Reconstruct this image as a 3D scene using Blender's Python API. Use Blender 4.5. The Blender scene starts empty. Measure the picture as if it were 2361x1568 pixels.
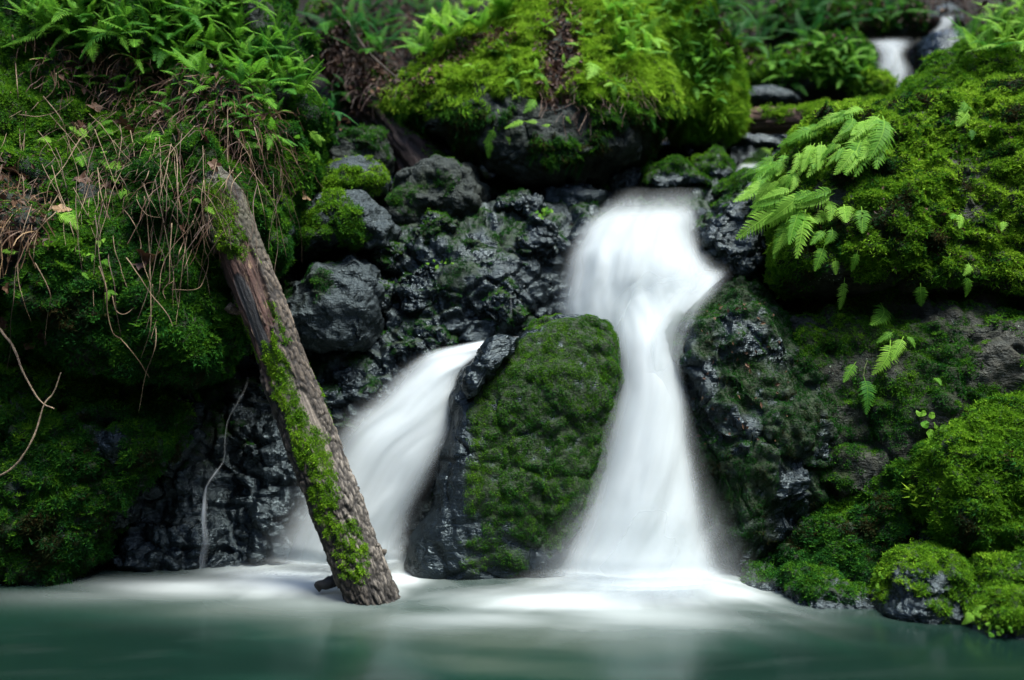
import bpy, bmesh, math, random, time
import numpy as np
from mathutils import Vector, Matrix

T0 = time.time()
random.seed(7)
RNG = np.random.default_rng(11)
scene = bpy.context.scene
COL = scene.collection

# ------------------------------------------------------------------ camera, sky, sun, exposure
CAM_H = 1.6
FPX = 2099.0
cam_data = bpy.data.cameras.new('camera')
cam_data.lens = 32.0
cam_data.sensor_width = 36.0
cam_data.clip_start = 0.05
cam_data.clip_end = 400.0
cam_data.dof.use_dof = True
cam_data.dof.focus_distance = 6.1
cam_data.dof.aperture_fstop = 0.55
cam = bpy.data.objects.new('camera', cam_data)
cam.location = (0, 0, CAM_H)
cam.rotation_euler = (math.radians(90), 0, 0)
COL.objects.link(cam)
scene.camera = cam

SUN_ELEV, SUN_AZ = 70.0, 122.0        # degrees; azimuth clockwise from +Y (behind the camera, to its right)
world = bpy.data.worlds.new('World')
scene.world = world
world.use_nodes = True
wn = world.node_tree
wn.nodes.clear()
sky = wn.nodes.new('ShaderNodeTexSky')
sky.sky_type = 'NISHITA'
sky.sun_disc = False
sky.sun_elevation = math.radians(SUN_ELEV)
sky.sun_rotation = math.radians(SUN_AZ)
sky.air_density = 1.0
sky.dust_density = 1.5
sky.ozone_density = 2.0
bg = wn.nodes.new('ShaderNodeBackground')
bg.inputs['Strength'].default_value = 0.115
wo = wn.nodes.new('ShaderNodeOutputWorld')
wn.links.new(sky.outputs[0], bg.inputs[0])
wn.links.new(bg.outputs[0], wo.inputs[0])

sun_data = bpy.data.lights.new('sun', 'SUN')
sun_data.energy = 3.0
sun_data.angle = math.radians(26)
sun_data.color = (1.0, 0.97, 0.90)
sun = bpy.data.objects.new('sun', sun_data)
sd = Vector((math.sin(math.radians(SUN_AZ)) * math.cos(math.radians(SUN_ELEV)),
             math.cos(math.radians(SUN_AZ)) * math.cos(math.radians(SUN_ELEV)),
             math.sin(math.radians(SUN_ELEV))))
sun.rotation_euler = sd.to_track_quat('Z', 'Y').to_euler()
COL.objects.link(sun)

vs = scene.view_settings
vs.view_transform = 'Standard'
vs.look = 'None'
vs.gamma = 1.0
vs.exposure = 1.62
vs.use_curve_mapping = False
scene.render.engine = 'CYCLES'
scene.cycles.use_denoising = True
scene.cycles.use_adaptive_sampling = True
scene.cycles.adaptive_threshold = 0.025
scene.cycles.max_bounces = 6
scene.cycles.diffuse_bounces = 3
scene.cycles.glossy_bounces = 2
scene.cycles.transparent_max_bounces = 24
scene.cycles.sample_clamp_indirect = 6.0

# ------------------------------------------------------------------ helpers: projection, noise
def at(x, y, Y):
    """point at depth Y seen at picture position (x, y) on a 2361 x 1568 picture"""
    return np.array([(x - 1180.5) / FPX * Y, Y, CAM_H + (784.0 - y) / FPX * Y])

def proj(P):
    Y = np.maximum(P[:, 1], 0.1)
    return 1180.5 + P[:, 0] / Y * FPX, 784.0 - (P[:, 2] - CAM_H) / Y * FPX

def water_depth(y):
    return CAM_H * FPX / (y - 784.0)

def _hash(i, j, k, s):
    h = (i * 374761393 + j * 668265263 + k * 1442695041 + s * 974634777) & 0xffffffff
    h = ((h ^ (h >> 13)) * 1274126177) & 0xffffffff
    h = ((h ^ (h >> 16)) * 2246822519) & 0xffffffff
    return ((h ^ (h >> 15)) & 0xffffff) / float(0xffffff)

def vnoise(P, s=0):
    """gradient-free smooth value noise, -1..1"""
    I = np.floor(P).astype(np.int64)
    F = P - I
    F = F * F * F * (F * (F * 6 - 15) + 10)
    out = 0
    for a in (0, 1):
        wx = F[:, 0] if a else 1 - F[:, 0]
        for b in (0, 1):
            wy = F[:, 1] if b else 1 - F[:, 1]
            for c in (0, 1):
                wz = F[:, 2] if c else 1 - F[:, 2]
                out = out + wx * wy * wz * _hash(I[:, 0] + a, I[:, 1] + b, I[:, 2] + c, s)
    return out * 2 - 1

def fbm(P, oct=4, s=0, gain=0.5, lac=2.03):
    out, a, tot = 0, 1.0, 0.0
    Q = np.array(P, dtype=float)
    for o in range(oct):
        out = out + a * vnoise(Q + 17.3 * o, s + o)
        tot += a
        a *= gain
        Q = Q * lac
    return out / tot

def ridged(P, oct=4, s=0, gain=0.5):
    out, a, tot = 0, 1.0, 0.0
    Q = np.array(P, dtype=float)
    for o in range(oct):
        out = out + a * (1 - np.abs(vnoise(Q + 9.1 * o, s + o)) * 1.6)
        tot += a
        a *= gain
        Q = Q * 2.07
    return out / tot

def worley(P, s=0):
    """F1, F2 distances and cell value"""
    I = np.floor(P).astype(np.int64)
    f1 = np.full(len(P), 9.0); f2 = np.full(len(P), 9.0); cid = np.zeros(len(P))
    for a in (-1, 0, 1):
        for b in (-1, 0, 1):
            for c in (-1, 0, 1):
                J = I + np.array([a, b, c])
                fx = J + np.stack([_hash(J[:, 0], J[:, 1], J[:, 2], s + q) for q in (1, 2, 3)], 1)
                d = np.sqrt(((fx - P) ** 2).sum(1))
                v = _hash(J[:, 0], J[:, 1], J[:, 2], s + 7)
                m = d < f1
                f2 = np.where(m, f1, np.minimum(f2, d))
                cid = np.where(m, v, cid)
                f1 = np.where(m, d, f1)
    return f1, f2, cid

def sstep(a, b, x):
    t = np.clip((x - a) / (b - a), 0, 1)
    return t * t * (3 - 2 * t)

def poly_mask(x, y, poly, feather):
    """soft inside test, 1 deep inside, 0 outside"""
    poly = np.array(poly, float)
    n = len(poly)
    inside = np.zeros(len(x), bool)
    dmin = np.full(len(x), 1e9)
    for i in range(n):
        x0, y0 = poly[i]; x1, y1 = poly[(i + 1) % n]
        c = ((y0 > y) != (y1 > y)) & (x < (x1 - x0) * (y - y0) / (y1 - y0 + 1e-9) + x0)
        inside ^= c
        ex, ey = x1 - x0, y1 - y0
        t = np.clip(((x - x0) * ex + (y - y0) * ey) / (ex * ex + ey * ey + 1e-9), 0, 1)
        dmin = np.minimum(dmin, np.hypot(x - x0 - t * ex, y - y0 - t * ey))
    sd_ = np.where(inside, dmin, -dmin)
    return sstep(-feather, feather, sd_)

# ------------------------------------------------------------------ helpers: meshes and objects
def new_mesh(name, V, faces, attrs=None, smooth=True):
    """V (n,3); faces (m,3) or (m,4) int array or list of such arrays"""
    me = bpy.data.meshes.new(name)
    if not isinstance(faces, list):
        faces = [faces]
    faces = [np.asarray(f, dtype=np.int32) for f in faces if len(f)]
    nl = sum(f.size for f in faces)
    npoly = sum(len(f) for f in faces)
    me.vertices.add(len(V))
    me.vertices.foreach_set('co', np.asarray(V, dtype=np.float32).ravel())
    me.loops.add(nl)
    me.loops.foreach_set('vertex_index', np.concatenate([f.ravel() for f in faces]))
    me.polygons.add(npoly)
    tot = np.concatenate([np.full(len(f), f.shape[1], np.int32) for f in faces])
    start = np.concatenate([[0], np.cumsum(tot)[:-1]]).astype(np.int32)
    me.polygons.foreach_set('loop_start', start)
    me.polygons.foreach_set('use_smooth', np.full(npoly, smooth, bool))
    for k, a in (attrs or {}).items():
        a = np.asarray(a, dtype=np.float32)
        if a.ndim == 1:
            at_ = me.attributes.new(k, 'FLOAT', 'POINT')
            at_.data.foreach_set('value', a)
        elif a.shape[1] == 2:
            at_ = me.attributes.new(k, 'FLOAT2', 'POINT')
            at_.data.foreach_set('vector', a.ravel())
        else:
            at_ = me.attributes.new(k, 'FLOAT_VECTOR', 'POINT')
            at_.data.foreach_set('vector', a.ravel())
    me.update(calc_edges=True)
    return me

def link(name, data, parent=None, mat=None, label=None, cat=None, group=None, kind=None):
    o = bpy.data.objects.new(name, data)
    COL.objects.link(o)
    if parent is not None:
        o.parent = parent
    if mat is not None and data is not None and len(data.materials) == 0:
        data.materials.append(mat)
    if label: o['label'] = label
    if cat: o['category'] = cat
    if group: o['group'] = group
    if kind: o['kind'] = kind
    return o

def vnormals(V, F):
    V = np.asarray(V)
    if F.shape[1] == 4:
        n = np.cross(V[F[:, 2]] - V[F[:, 0]], V[F[:, 3]] - V[F[:, 1]])
    else:
        n = np.cross(V[F[:, 1]] - V[F[:, 0]], V[F[:, 2]] - V[F[:, 0]])
    out = np.zeros_like(V)
    for k in range(F.shape[1]):
        for c in range(3):
            out[:, c] += np.bincount(F[:, k], weights=n[:, c], minlength=len(V))
    return out / (np.linalg.norm(out, axis=1, keepdims=True) + 1e-12)

def grid_faces(nu, nv):
    i = np.arange(nu - 1)[:, None]; j = np.arange(nv - 1)[None, :]
    a = i * nv + j
    return np.stack([a, a + 1, a + nv + 1, a + nv], -1).reshape(-1, 4)

_ico = {}
def ico(n):
    if n not in _ico:
        bm = bmesh.new()
        bmesh.ops.create_icosphere(bm, subdivisions=n, radius=1.0)
        V = np.array([v.co[:] for v in bm.verts])
        F = np.array([[v.index for v in f.verts] for f in bm.faces], dtype=np.int32)
        bm.free()
        _ico[n] = (V / np.linalg.norm(V, axis=1, keepdims=True), F)
    return _ico[n]

# ------------------------------------------------------------------ materials
def mat_new(name):
    m = bpy.data.materials.new(name)
    m.use_nodes = True
    nt = m.node_tree
    nt.nodes.clear()
    out = nt.nodes.new('ShaderNodeOutputMaterial')
    return m, nt, out

def nd(nt, t, **kw):
    n = nt.nodes.new(t)
    for k, v in kw.items():
        setattr(n, k, v)
    return n

def ramp(nt, fac, stops):
    r = nd(nt, 'ShaderNodeValToRGB')
    el = r.color_ramp.elements
    while len(el) < len(stops):
        el.new(0.5)
    for e, (p, c) in zip(el, stops):
        e.position = p
        e.color = (*c, 1) if len(c) == 3 else c
    nt.links.new(fac, r.inputs[0])
    return r.outputs[0]

def noise_node(nt, scale, detail=4, rough=0.55, vec=None, dist=0.0):
    n = nd(nt, 'ShaderNodeTexNoise')
    n.inputs['Scale'].default_value = scale
    n.inputs['Detail'].default_value = detail
    n.inputs['Roughness'].default_value = rough
    n.inputs['Distortion'].default_value = dist
    if vec is not None:
        nt.links.new(vec, n.inputs['Vector'])
    return n.outputs['Fac']

def mixc(nt, fac, a, b):
    m = nd(nt, 'ShaderNodeMix', data_type='RGBA')
    for s, v in ((m.inputs[0], fac), (m.inputs[6], a), (m.inputs[7], b)):
        if isinstance(v, (int, float)):
            s.default_value = v
        elif isinstance(v, tuple):
            s.default_value = (*v, 1)
        else:
            nt.links.new(v, s)
    return m.outputs[2]

def math_node(nt, op, a, b=None, clamp=False):
    m = nd(nt, 'ShaderNodeMath', operation=op, use_clamp=clamp)
    for s, v in ((m.inputs[0], a), (m.inputs[1], b)):
        if v is None: continue
        if isinstance(v, (int, float)):
            s.default_value = v
        else:
            nt.links.new(v, s)
    return m.outputs[0]

def rock_material(name, dark, light, rough_lo, rough_hi, under, bump=0.6, spec=0.5, lichen=0.0, bdist=0.035, bmix=(0.38, 0.6)):
    m, nt, out = mat_new(name)
    tc = nd(nt, 'ShaderNodeTexCoord').outputs['Object']
    b = nd(nt, 'ShaderNodeBsdfPrincipled')
    n1 = noise_node(nt, 3.5, 8, 0.62, tc)
    n2 = noise_node(nt, 26, 6, 0.6, tc)
    mp = nd(nt, 'ShaderNodeMapping')
    mp.inputs['Rotation'].default_value = (0.5, 0.4, 0.3)
    mp.inputs['Scale'].default_value = (6, 6, 42)
    nt.links.new(tc, mp.inputs[0])
    n3 = noise_node(nt, 1.0, 4, 0.6, mp.outputs[0], 1.5)
    s = math_node(nt, 'MULTIPLY', math_node(nt, 'ADD', n1, n2), 0.5)
    s = math_node(nt, 'ADD', math_node(nt, 'MULTIPLY', s, 0.7), math_node(nt, 'MULTIPLY', n3, 0.3))
    c = ramp(nt, s, [(0.36, dark), (0.52, tuple((d + l) / 2 for d, l in zip(dark, light))), (0.66, light)])
    if lichen > 0:
        v = nd(nt, 'ShaderNodeTexVoronoi'); v.inputs['Scale'].default_value = 34
        nt.links.new(tc, v.inputs['Vector'])
        spot = math_node(nt, 'LESS_THAN', v.outputs['Distance'], 0.17)
        reg = ramp(nt, noise_node(nt, 3.1, 3, 0.5, tc), [(0.55, (0, 0, 0)), (0.62, (1, 1, 1))])
        c = mixc(nt, math_node(nt, 'MULTIPLY', math_node(nt, 'MULTIPLY', spot, reg), lichen), c, (0.30, 0.40, 0.28))
    a = nd(nt, 'ShaderNodeAttribute', attribute_name='moss').outputs['Fac']
    uc = ramp(nt, n2, [(0.35, tuple(x * 0.5 for x in under)), (0.65, under)])
    c = mixc(nt, a, c, uc)
    nt.links.new(c, b.inputs['Base Color'])
    r = ramp(nt, noise_node(nt, 9, 5, 0.6, tc), [(0.35, (rough_lo,) * 3), (0.62, (rough_hi,) * 3)])
    nt.links.new(mixc(nt, a, r, (0.9, 0.9, 0.9)), b.inputs['Roughness'])
    b.inputs['Specular IOR Level'].default_value = spec
    b.inputs['Specular Tint'].default_value = (0.72, 0.93, 1.0, 1.0)
    rid = math_node(nt, 'ABSOLUTE', math_node(nt, 'SUBTRACT', noise_node(nt, 19, 2, 0.5, tc, 0.8), 0.5))
    hsum = math_node(nt, 'ADD', math_node(nt, 'MULTIPLY', noise_node(nt, 48, 3, 0.55, tc), bmix[0]), math_node(nt, 'ADD', math_node(nt, 'MULTIPLY', n3, bmix[1]), n2))
    hsum = math_node(nt, 'ADD', hsum, math_node(nt, 'MULTIPLY', rid, 1.6))
    bp = nd(nt, 'ShaderNodeBump')
    bp.inputs['Strength'].default_value = bump
    bp.inputs['Distance'].default_value = bdist
    nt.links.new(hsum, bp.inputs['Height'])
    nt.links.new(bp.outputs[0], b.inputs['Normal'])
    nt.links.new(b.outputs[0], out.inputs[0])
    return m

UNDER = (0.022, 0.034, 0.008)
M = {}
M['wet'] = rock_material('wet_black_rock', (0.002, 0.0035, 0.0042), (0.008, 0.012, 0.015), 0.09, 0.30, UNDER, 0.5, 0.5, 0.0, 0.03, (0.55, 0.9))
M['grey'] = rock_material('grey_rock', (0.007, 0.011, 0.013), (0.042, 0.054, 0.056), 0.30, 0.65, UNDER, 0.7, 0.4)
M['dark'] = rock_material('dark_damp_rock', (0.006, 0.008, 0.006), (0.030, 0.033, 0.024), 0.45, 0.8, UNDER, 0.8, 0.35, 0.0)
M['lichen'] = rock_material('lichened_rock', (0.012, 0.014, 0.010), (0.060, 0.055, 0.040), 0.5, 0.85, UNDER, 0.8, 0.3, 0.8)
M['earth'] = rock_material('forest_soil', (0.005, 0.004, 0.003), (0.024, 0.016, 0.010), 0.8, 0.95, UNDER, 1.0, 0.2)

def leafy_material(name, stops, transl=0.35, rough=0.55, spec=0.3, inst=False):
    m, nt, out = mat_new(name)
    a = nd(nt, 'ShaderNodeAttribute', attribute_name='hue').outputs['Fac']
    if inst:
        ia = nd(nt, 'ShaderNodeAttribute', attribute_name='patch_hue', attribute_type='INSTANCER').outputs['Fac']
        a = math_node(nt, 'ADD', a, ia, True)
    c = ramp(nt, a, stops)
    b = nd(nt, 'ShaderNodeBsdfPrincipled')
    nt.links.new(c, b.inputs['Base Color'])
    b.inputs['Roughness'].default_value = rough
    b.inputs['Specular IOR Level'].default_value = spec
    t = nd(nt, 'ShaderNodeBsdfTranslucent')
    nt.links.new(c, t.inputs[0])
    mx = nd(nt, 'ShaderNodeMixShader')
    mx.inputs[0].default_value = transl
    nt.links.new(b.outputs[0], mx.inputs[1]); nt.links.new(t.outputs[0], mx.inputs[2])
    nt.links.new(mx.outputs[0], out.inputs[0])
    return m

M['moss'] = leafy_material('moss', [(0.0, (0.034, 0.027, 0.008)), (0.14, (0.008, 0.044, 0.012)), (0.34, (0.018, 0.094, 0.012)),
                                    (0.56, (0.055, 0.160, 0.010)), (0.78, (0.118, 0.262, 0.012)), (1.0, (0.25, 0.42, 0.03))], 0.35, 0.8, 0.08, True)
M['fern'] = leafy_material('fern_leaf', [(0.0, (0.010, 0.060, 0.022)), (0.35, (0.034, 0.155, 0.018)), (0.7, (0.110, 0.290, 0.022)),
                                         (1.0, (0.30, 0.55, 0.07))], 0.45, 0.6, 0.12)
M['deadleaf'] = leafy_material('dead_leaf', [(0.0, (0.020, 0.010, 0.008)), (0.5, (0.065, 0.032, 0.020)), (0.85, (0.13, 0.075, 0.04)), (1.0, (0.30, 0.20, 0.10))], 0.15, 0.6, 0.3)

def twig_material(name, c0, c1):
    m, nt, out = mat_new(name)
    tc = nd(nt, 'ShaderNodeTexCoord').outputs['Object']
    b = nd(nt, 'ShaderNodeBsdfPrincipled')
    c = ramp(nt, noise_node(nt, 14, 4, 0.6, tc), [(0.35, c0), (0.65, c1)])
    nt.links.new(c, b.inputs['Base Color'])
    b.inputs['Roughness'].default_value = 0.75
    nt.links.new(b.outputs[0], out.inputs[0])
    return m
M['vine'] = twig_material('dry_vine', (0.09, 0.058, 0.032), (0.22, 0.16, 0.09))
M['vine_dark'] = twig_material('dark_rootlet', (0.035, 0.020, 0.013), (0.10, 0.065, 0.04))
M['stem'] = twig_material('fern_stem', (0.05, 0.10, 0.02), (0.10, 0.16, 0.04))

# wood: albedo from the vertex colour 'tint', broken up by grain
def wood_material(name, rough=0.8):
    m, nt, out = mat_new(name)
    tc = nd(nt, 'ShaderNodeTexCoord').outputs['Object']
    tint = nd(nt, 'ShaderNodeAttribute', attribute_name='tint').outputs['Color']
    uv = nd(nt, 'ShaderNodeAttribute', attribute_name='grain').outputs['Vector']
    g = noise_node(nt, 1.0, 6, 0.65, uv, 0.6)
    n2 = noise_node(nt, 45, 5, 0.6, tc)
    f = ramp(nt, math_node(nt, 'ADD', math_node(nt, 'MULTIPLY', g, 0.6), math_node(nt, 'MULTIPLY', n2, 0.4)),
             [(0.34, (0.38, 0.38, 0.38)), (0.52, (0.95, 0.95, 0.95)), (0.68, (1.5, 1.48, 1.4))])
    mu = nd(nt, 'ShaderNodeMix', data_type='RGBA', blend_type='MULTIPLY')
    mu.inputs[0].default_value = 1.0
    nt.links.new(tint, mu.inputs[6]); nt.links.new(f, mu.inputs[7])
    b = nd(nt, 'ShaderNodeBsdfPrincipled')
    nt.links.new(mu.outputs[2], b.inputs['Base Color'])
    b.inputs['Roughness'].default_value = rough
    bp = nd(nt, 'ShaderNodeBump')
    bp.inputs['Strength'].default_value = 0.8
    bp.inputs['Distance'].default_value = 0.012
    nt.links.new(math_node(nt, 'ADD', g, math_node(nt, 'MULTIPLY', n2, 0.5)), bp.inputs['Height'])
    nt.links.new(bp.outputs[0], b.inputs['Normal'])
    nt.links.new(b.outputs[0], out.inputs[0])
    return m
M['wood'] = wood_material('weathered_wood')

# falling water: silky white, thinned by the 'alpha' attribute and fine streaks along the flow
def fall_material(name, streak=0.14, col=(0.68, 0.745, 0.76)):
    m, nt, out = mat_new(name)
    uv = nd(nt, 'ShaderNodeAttribute', attribute_name='flow').outputs['Vector']
    mp = nd(nt, 'ShaderNodeMapping')
    mp.inputs['Scale'].default_value = (6, 0.5, 1)
    nt.links.new(uv, mp.inputs[0])
    n = noise_node(nt, 1.0, 3, 0.5, mp.outputs[0], 0.3)
    al = nd(nt, 'ShaderNodeAttribute', attribute_name='alpha').outputs['Fac']
    s = ramp(nt, n, [(0.3, (1 - streak,) * 3), (0.62, (1, 1, 1))])
    a = math_node(nt, 'MULTIPLY', al, s, True)
    d = nd(nt, 'ShaderNodeBsdfDiffuse'); d.inputs[0].default_value = (*col, 1)
    t = nd(nt, 'ShaderNodeBsdfTranslucent'); t.inputs[0].default_value = (*col, 1)
    mx = nd(nt, 'ShaderNodeMixShader'); mx.inputs[0].default_value = 0.42
    nt.links.new(d.outputs[0], mx.inputs[1]); nt.links.new(t.outputs[0], mx.inputs[2])
    tr = nd(nt, 'ShaderNodeBsdfTransparent')
    m2 = nd(nt, 'ShaderNodeMixShader')
    nt.links.new(a, m2.inputs[0])
    nt.links.new(tr.outputs[0], m2.inputs[1]); nt.links.new(mx.outputs[0], m2.inputs[2])
    nt.links.new(m2.outputs[0], out.inputs[0])
    return m
M['fall'] = fall_material('falling_water')
M['trickle'] = fall_material('trickling_water', 0.4, (0.80, 0.86, 0.88))

def pool_material():
    m, nt, out = mat_new('pool_water')
    foam = nd(nt, 'ShaderNodeAttribute', attribute_name='foam').outputs['Fac']
    murk_sheen = nd(nt, 'ShaderNodeAttribute', attribute_name='murk_sheen').outputs['Fac']
    wc = ramp(nt, murk_sheen, [(0.0, (0.003, 0.011, 0.008)), (0.5, (0.007, 0.026, 0.018)), (1.0, (0.036, 0.054, 0.041))])
    b = nd(nt, 'ShaderNodeBsdfPrincipled')
    nt.links.new(mixc(nt, foam, wc, (0.60, 0.66, 0.66)), b.inputs['Base Color'])
    nt.links.new(mixc(nt, foam, (0.20, 0.20, 0.20), (0.9, 0.9, 0.9)), b.inputs['Roughness'])
    b.inputs['IOR'].default_value = 1.33
    nt.links.new(b.outputs[0], out.inputs[0])
    return m
M['pool'] = pool_material()

# ------------------------------------------------------------------ depth lookup over the solids (for rooting plants on real surfaces)
CELL = 3
GW, GH = 2361 // CELL + 140, 1568 // CELL + 140
ZB_D = np.full(GW * GH, 1e9)
ZB_P = np.zeros((GW * GH, 3))
ZB_N = np.zeros((GW * GH, 3))
def zbuf_add(V, N):
    ox, oy = proj(V)
    ix = (ox / CELL).astype(int) + 70; iy = (oy / CELL).astype(int) + 70
    ok = (ix >= 0) & (ix < GW) & (iy >= 0) & (iy < GH) & (V[:, 1] > 1) & (N[:, 1] < 0.4)
    V, N, idx = V[ok], N[ok], (iy[ok] * GW + ix[ok])
    order = np.argsort(-V[:, 1])
    V, N, idx = V[order], N[order], idx[order]
    near = np.full(GW * GH, 1e9)
    near[idx] = V[:, 1]
    tmpP = np.zeros((GW * GH, 3)); tmpN = np.zeros((GW * GH, 3))
    tmpP[idx] = V; tmpN[idx] = N
    m = near < ZB_D
    ZB_D[m] = near[m]; ZB_P[m] = tmpP[m]; ZB_N[m] = tmpN[m]

def surf(x, y, R=2):
    """nearest built surface seen at picture position (x, y): point, normal"""
    ix, iy = int(x / CELL) + 70, int(y / CELL) + 70
    best = None
    for r in range(R, 12, 2):
        xs = np.clip(np.arange(ix - r, ix + r + 1), 0, GW - 1); ys = np.clip(np.arange(iy - r, iy + r + 1), 0, GH - 1)
        c = (ys[:, None] * GW + xs[None, :]).ravel()
        d = ZB_D[c]
        if d.min() < 1e8:
            j = c[np.argmin(d)]
            n = ZB_N[j]
            P = at(x, y, ZB_D[j])
            return P, n
    return at(x, y, 8.0), np.array([0, -0.7, 0.7])

# ------------------------------------------------------------------ moss
# a moss patch is a few dozen tiny leaves; real leaves on top are joined with instances of the patch underneath
def patch_mesh(name, leaves, rad, length, width, lean, lift, seed):
    rng = np.random.default_rng(seed)
    r = rad * np.sqrt(rng.random(leaves)); a = rng.uniform(0, 2 * math.pi, leaves)
    base = np.stack([r * np.cos(a), r * np.sin(a), rng.uniform(-0.15, 0.10, leaves) * length], 1)
    D = np.stack([rng.normal(lean, 0.75, leaves), rng.normal(0, 0.75, leaves), rng.uniform(0.25, 1.0, leaves) * lift], 1)
    D /= np.linalg.norm(D, axis=1, keepdims=True)
    L = length * rng.uniform(0.6, 1.35, leaves)
    S = np.cross(D, rng.normal(0, 1, (leaves, 3))); S /= np.linalg.norm(S, axis=1, keepdims=True)
    w = (L * width * 0.5)[:, None]
    V = np.stack([base + S * w, base + D * L[:, None] + np.array([lean * 0.25, 0, -0.1]) * L[:, None], base - S * w], 1).reshape(-1, 3)
    H = np.repeat(rng.normal(0, 0.075, leaves), 3)
    return new_mesh(name, V, np.arange(len(V), dtype=np.int32).reshape(-1, 3), {'hue': H}, smooth=False)

_moss_groups = {}
def moss_group(style):
    if style in _moss_groups:
        return _moss_groups[style]
    pm = {'carpet': lambda: patch_mesh('moss_patch', 44, 1.15, 0.60, 0.36, 0.35, 1.0, 1),
          'fine': lambda: patch_mesh('moss_patch_fine', 46, 1.2, 0.45, 0.36, 0.30, 1.0, 2),
          'shaggy': lambda: patch_mesh('moss_patch_shaggy', 36, 1.1, 1.30, 0.16, 1.1, 0.8, 3)}[style]()
    pm.materials.append(M['moss'])
    po = bpy.data.objects.new('moss_patch_' + style, pm)     # never linked: only a source for the instances
    ng = bpy.data.node_groups.new('moss_' + style, 'GeometryNodeTree')
    ng.interface.new_socket('Geometry', in_out='INPUT', socket_type='NodeSocketGeometry')
    ng.interface.new_socket('Geometry', in_out='OUTPUT', socket_type='NodeSocketGeometry')
    gi = ng.nodes.new('NodeGroupInput'); go = ng.nodes.new('NodeGroupOutput')
    def na(name, typ):
        n = ng.nodes.new('GeometryNodeInputNamedAttribute'); n.data_type = typ
        n.inputs[0].default_value = name
        return n.outputs[0]
    mtp = ng.nodes.new('GeometryNodeMeshToPoints')
    ng.links.new(gi.outputs[0], mtp.inputs[0])
    ng.links.new(na('seedling', 'BOOLEAN'), mtp.inputs['Selection'])
    iop = ng.nodes.new('GeometryNodeInstanceOnPoints')
    oi = ng.nodes.new('GeometryNodeObjectInfo'); oi.inputs[0].default_value = po
    e2r = ng.nodes.new('FunctionNodeEulerToRotation')
    ng.links.new(na('turn', 'FLOAT_VECTOR'), e2r.inputs[0])
    ng.links.new(mtp.outputs[0], iop.inputs['Points'])
    ng.links.new(oi.outputs['Geometry'], iop.inputs['Instance'])
    ng.links.new(e2r.outputs[0], iop.inputs['Rotation'])
    ng.links.new(na('grow', 'FLOAT_VECTOR'), iop.inputs['Scale'])
    jg = ng.nodes.new('GeometryNodeJoinGeometry')
    ng.links.new(iop.outputs[0], jg.inputs[0])
    ng.links.new(gi.outputs[0], jg.inputs[0])
    ng.links.new(jg.outputs[0], go.inputs[0])
    _moss_groups[style] = ng
    return ng

def real_leaves(P, N, X, length, width, hue, blades, lean, rng):
    n = len(P) * blades
    P = np.repeat(P, blades, 0); N = np.repeat(N, blades, 0); X = np.repeat(X, blades, 0)
    hue = np.repeat(hue, blades) + rng.normal(0, 0.075, n)
    Yv = np.cross(N, X)
    L = length * rng.uniform(0.7, 1.5, n)[:, None]
    base = P + X * rng.normal(0, 0.6, (n, 1)) * length + Yv * rng.normal(0, 0.6, (n, 1)) * length
    D = X * rng.normal(lean, 0.7, (n, 1)) + Yv * rng.normal(0, 0.7, (n, 1)) + N * rng.uniform(0.3, 1.0, (n, 1))
    D /= np.linalg.norm(D, axis=1, keepdims=True)
    S = np.cross(D, rng.normal(0, 1, (n, 3))); S /= np.linalg.norm(S, axis=1, keepdims=True)
    w = L * width * 0.5
    V = np.stack([base + S * w, base + D * L, base - S * w], 1).reshape(-1, 3)
    return V, np.arange(len(V), dtype=np.int32).reshape(-1, 3), np.repeat(np.clip(hue, 0, 1), 3)

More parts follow.
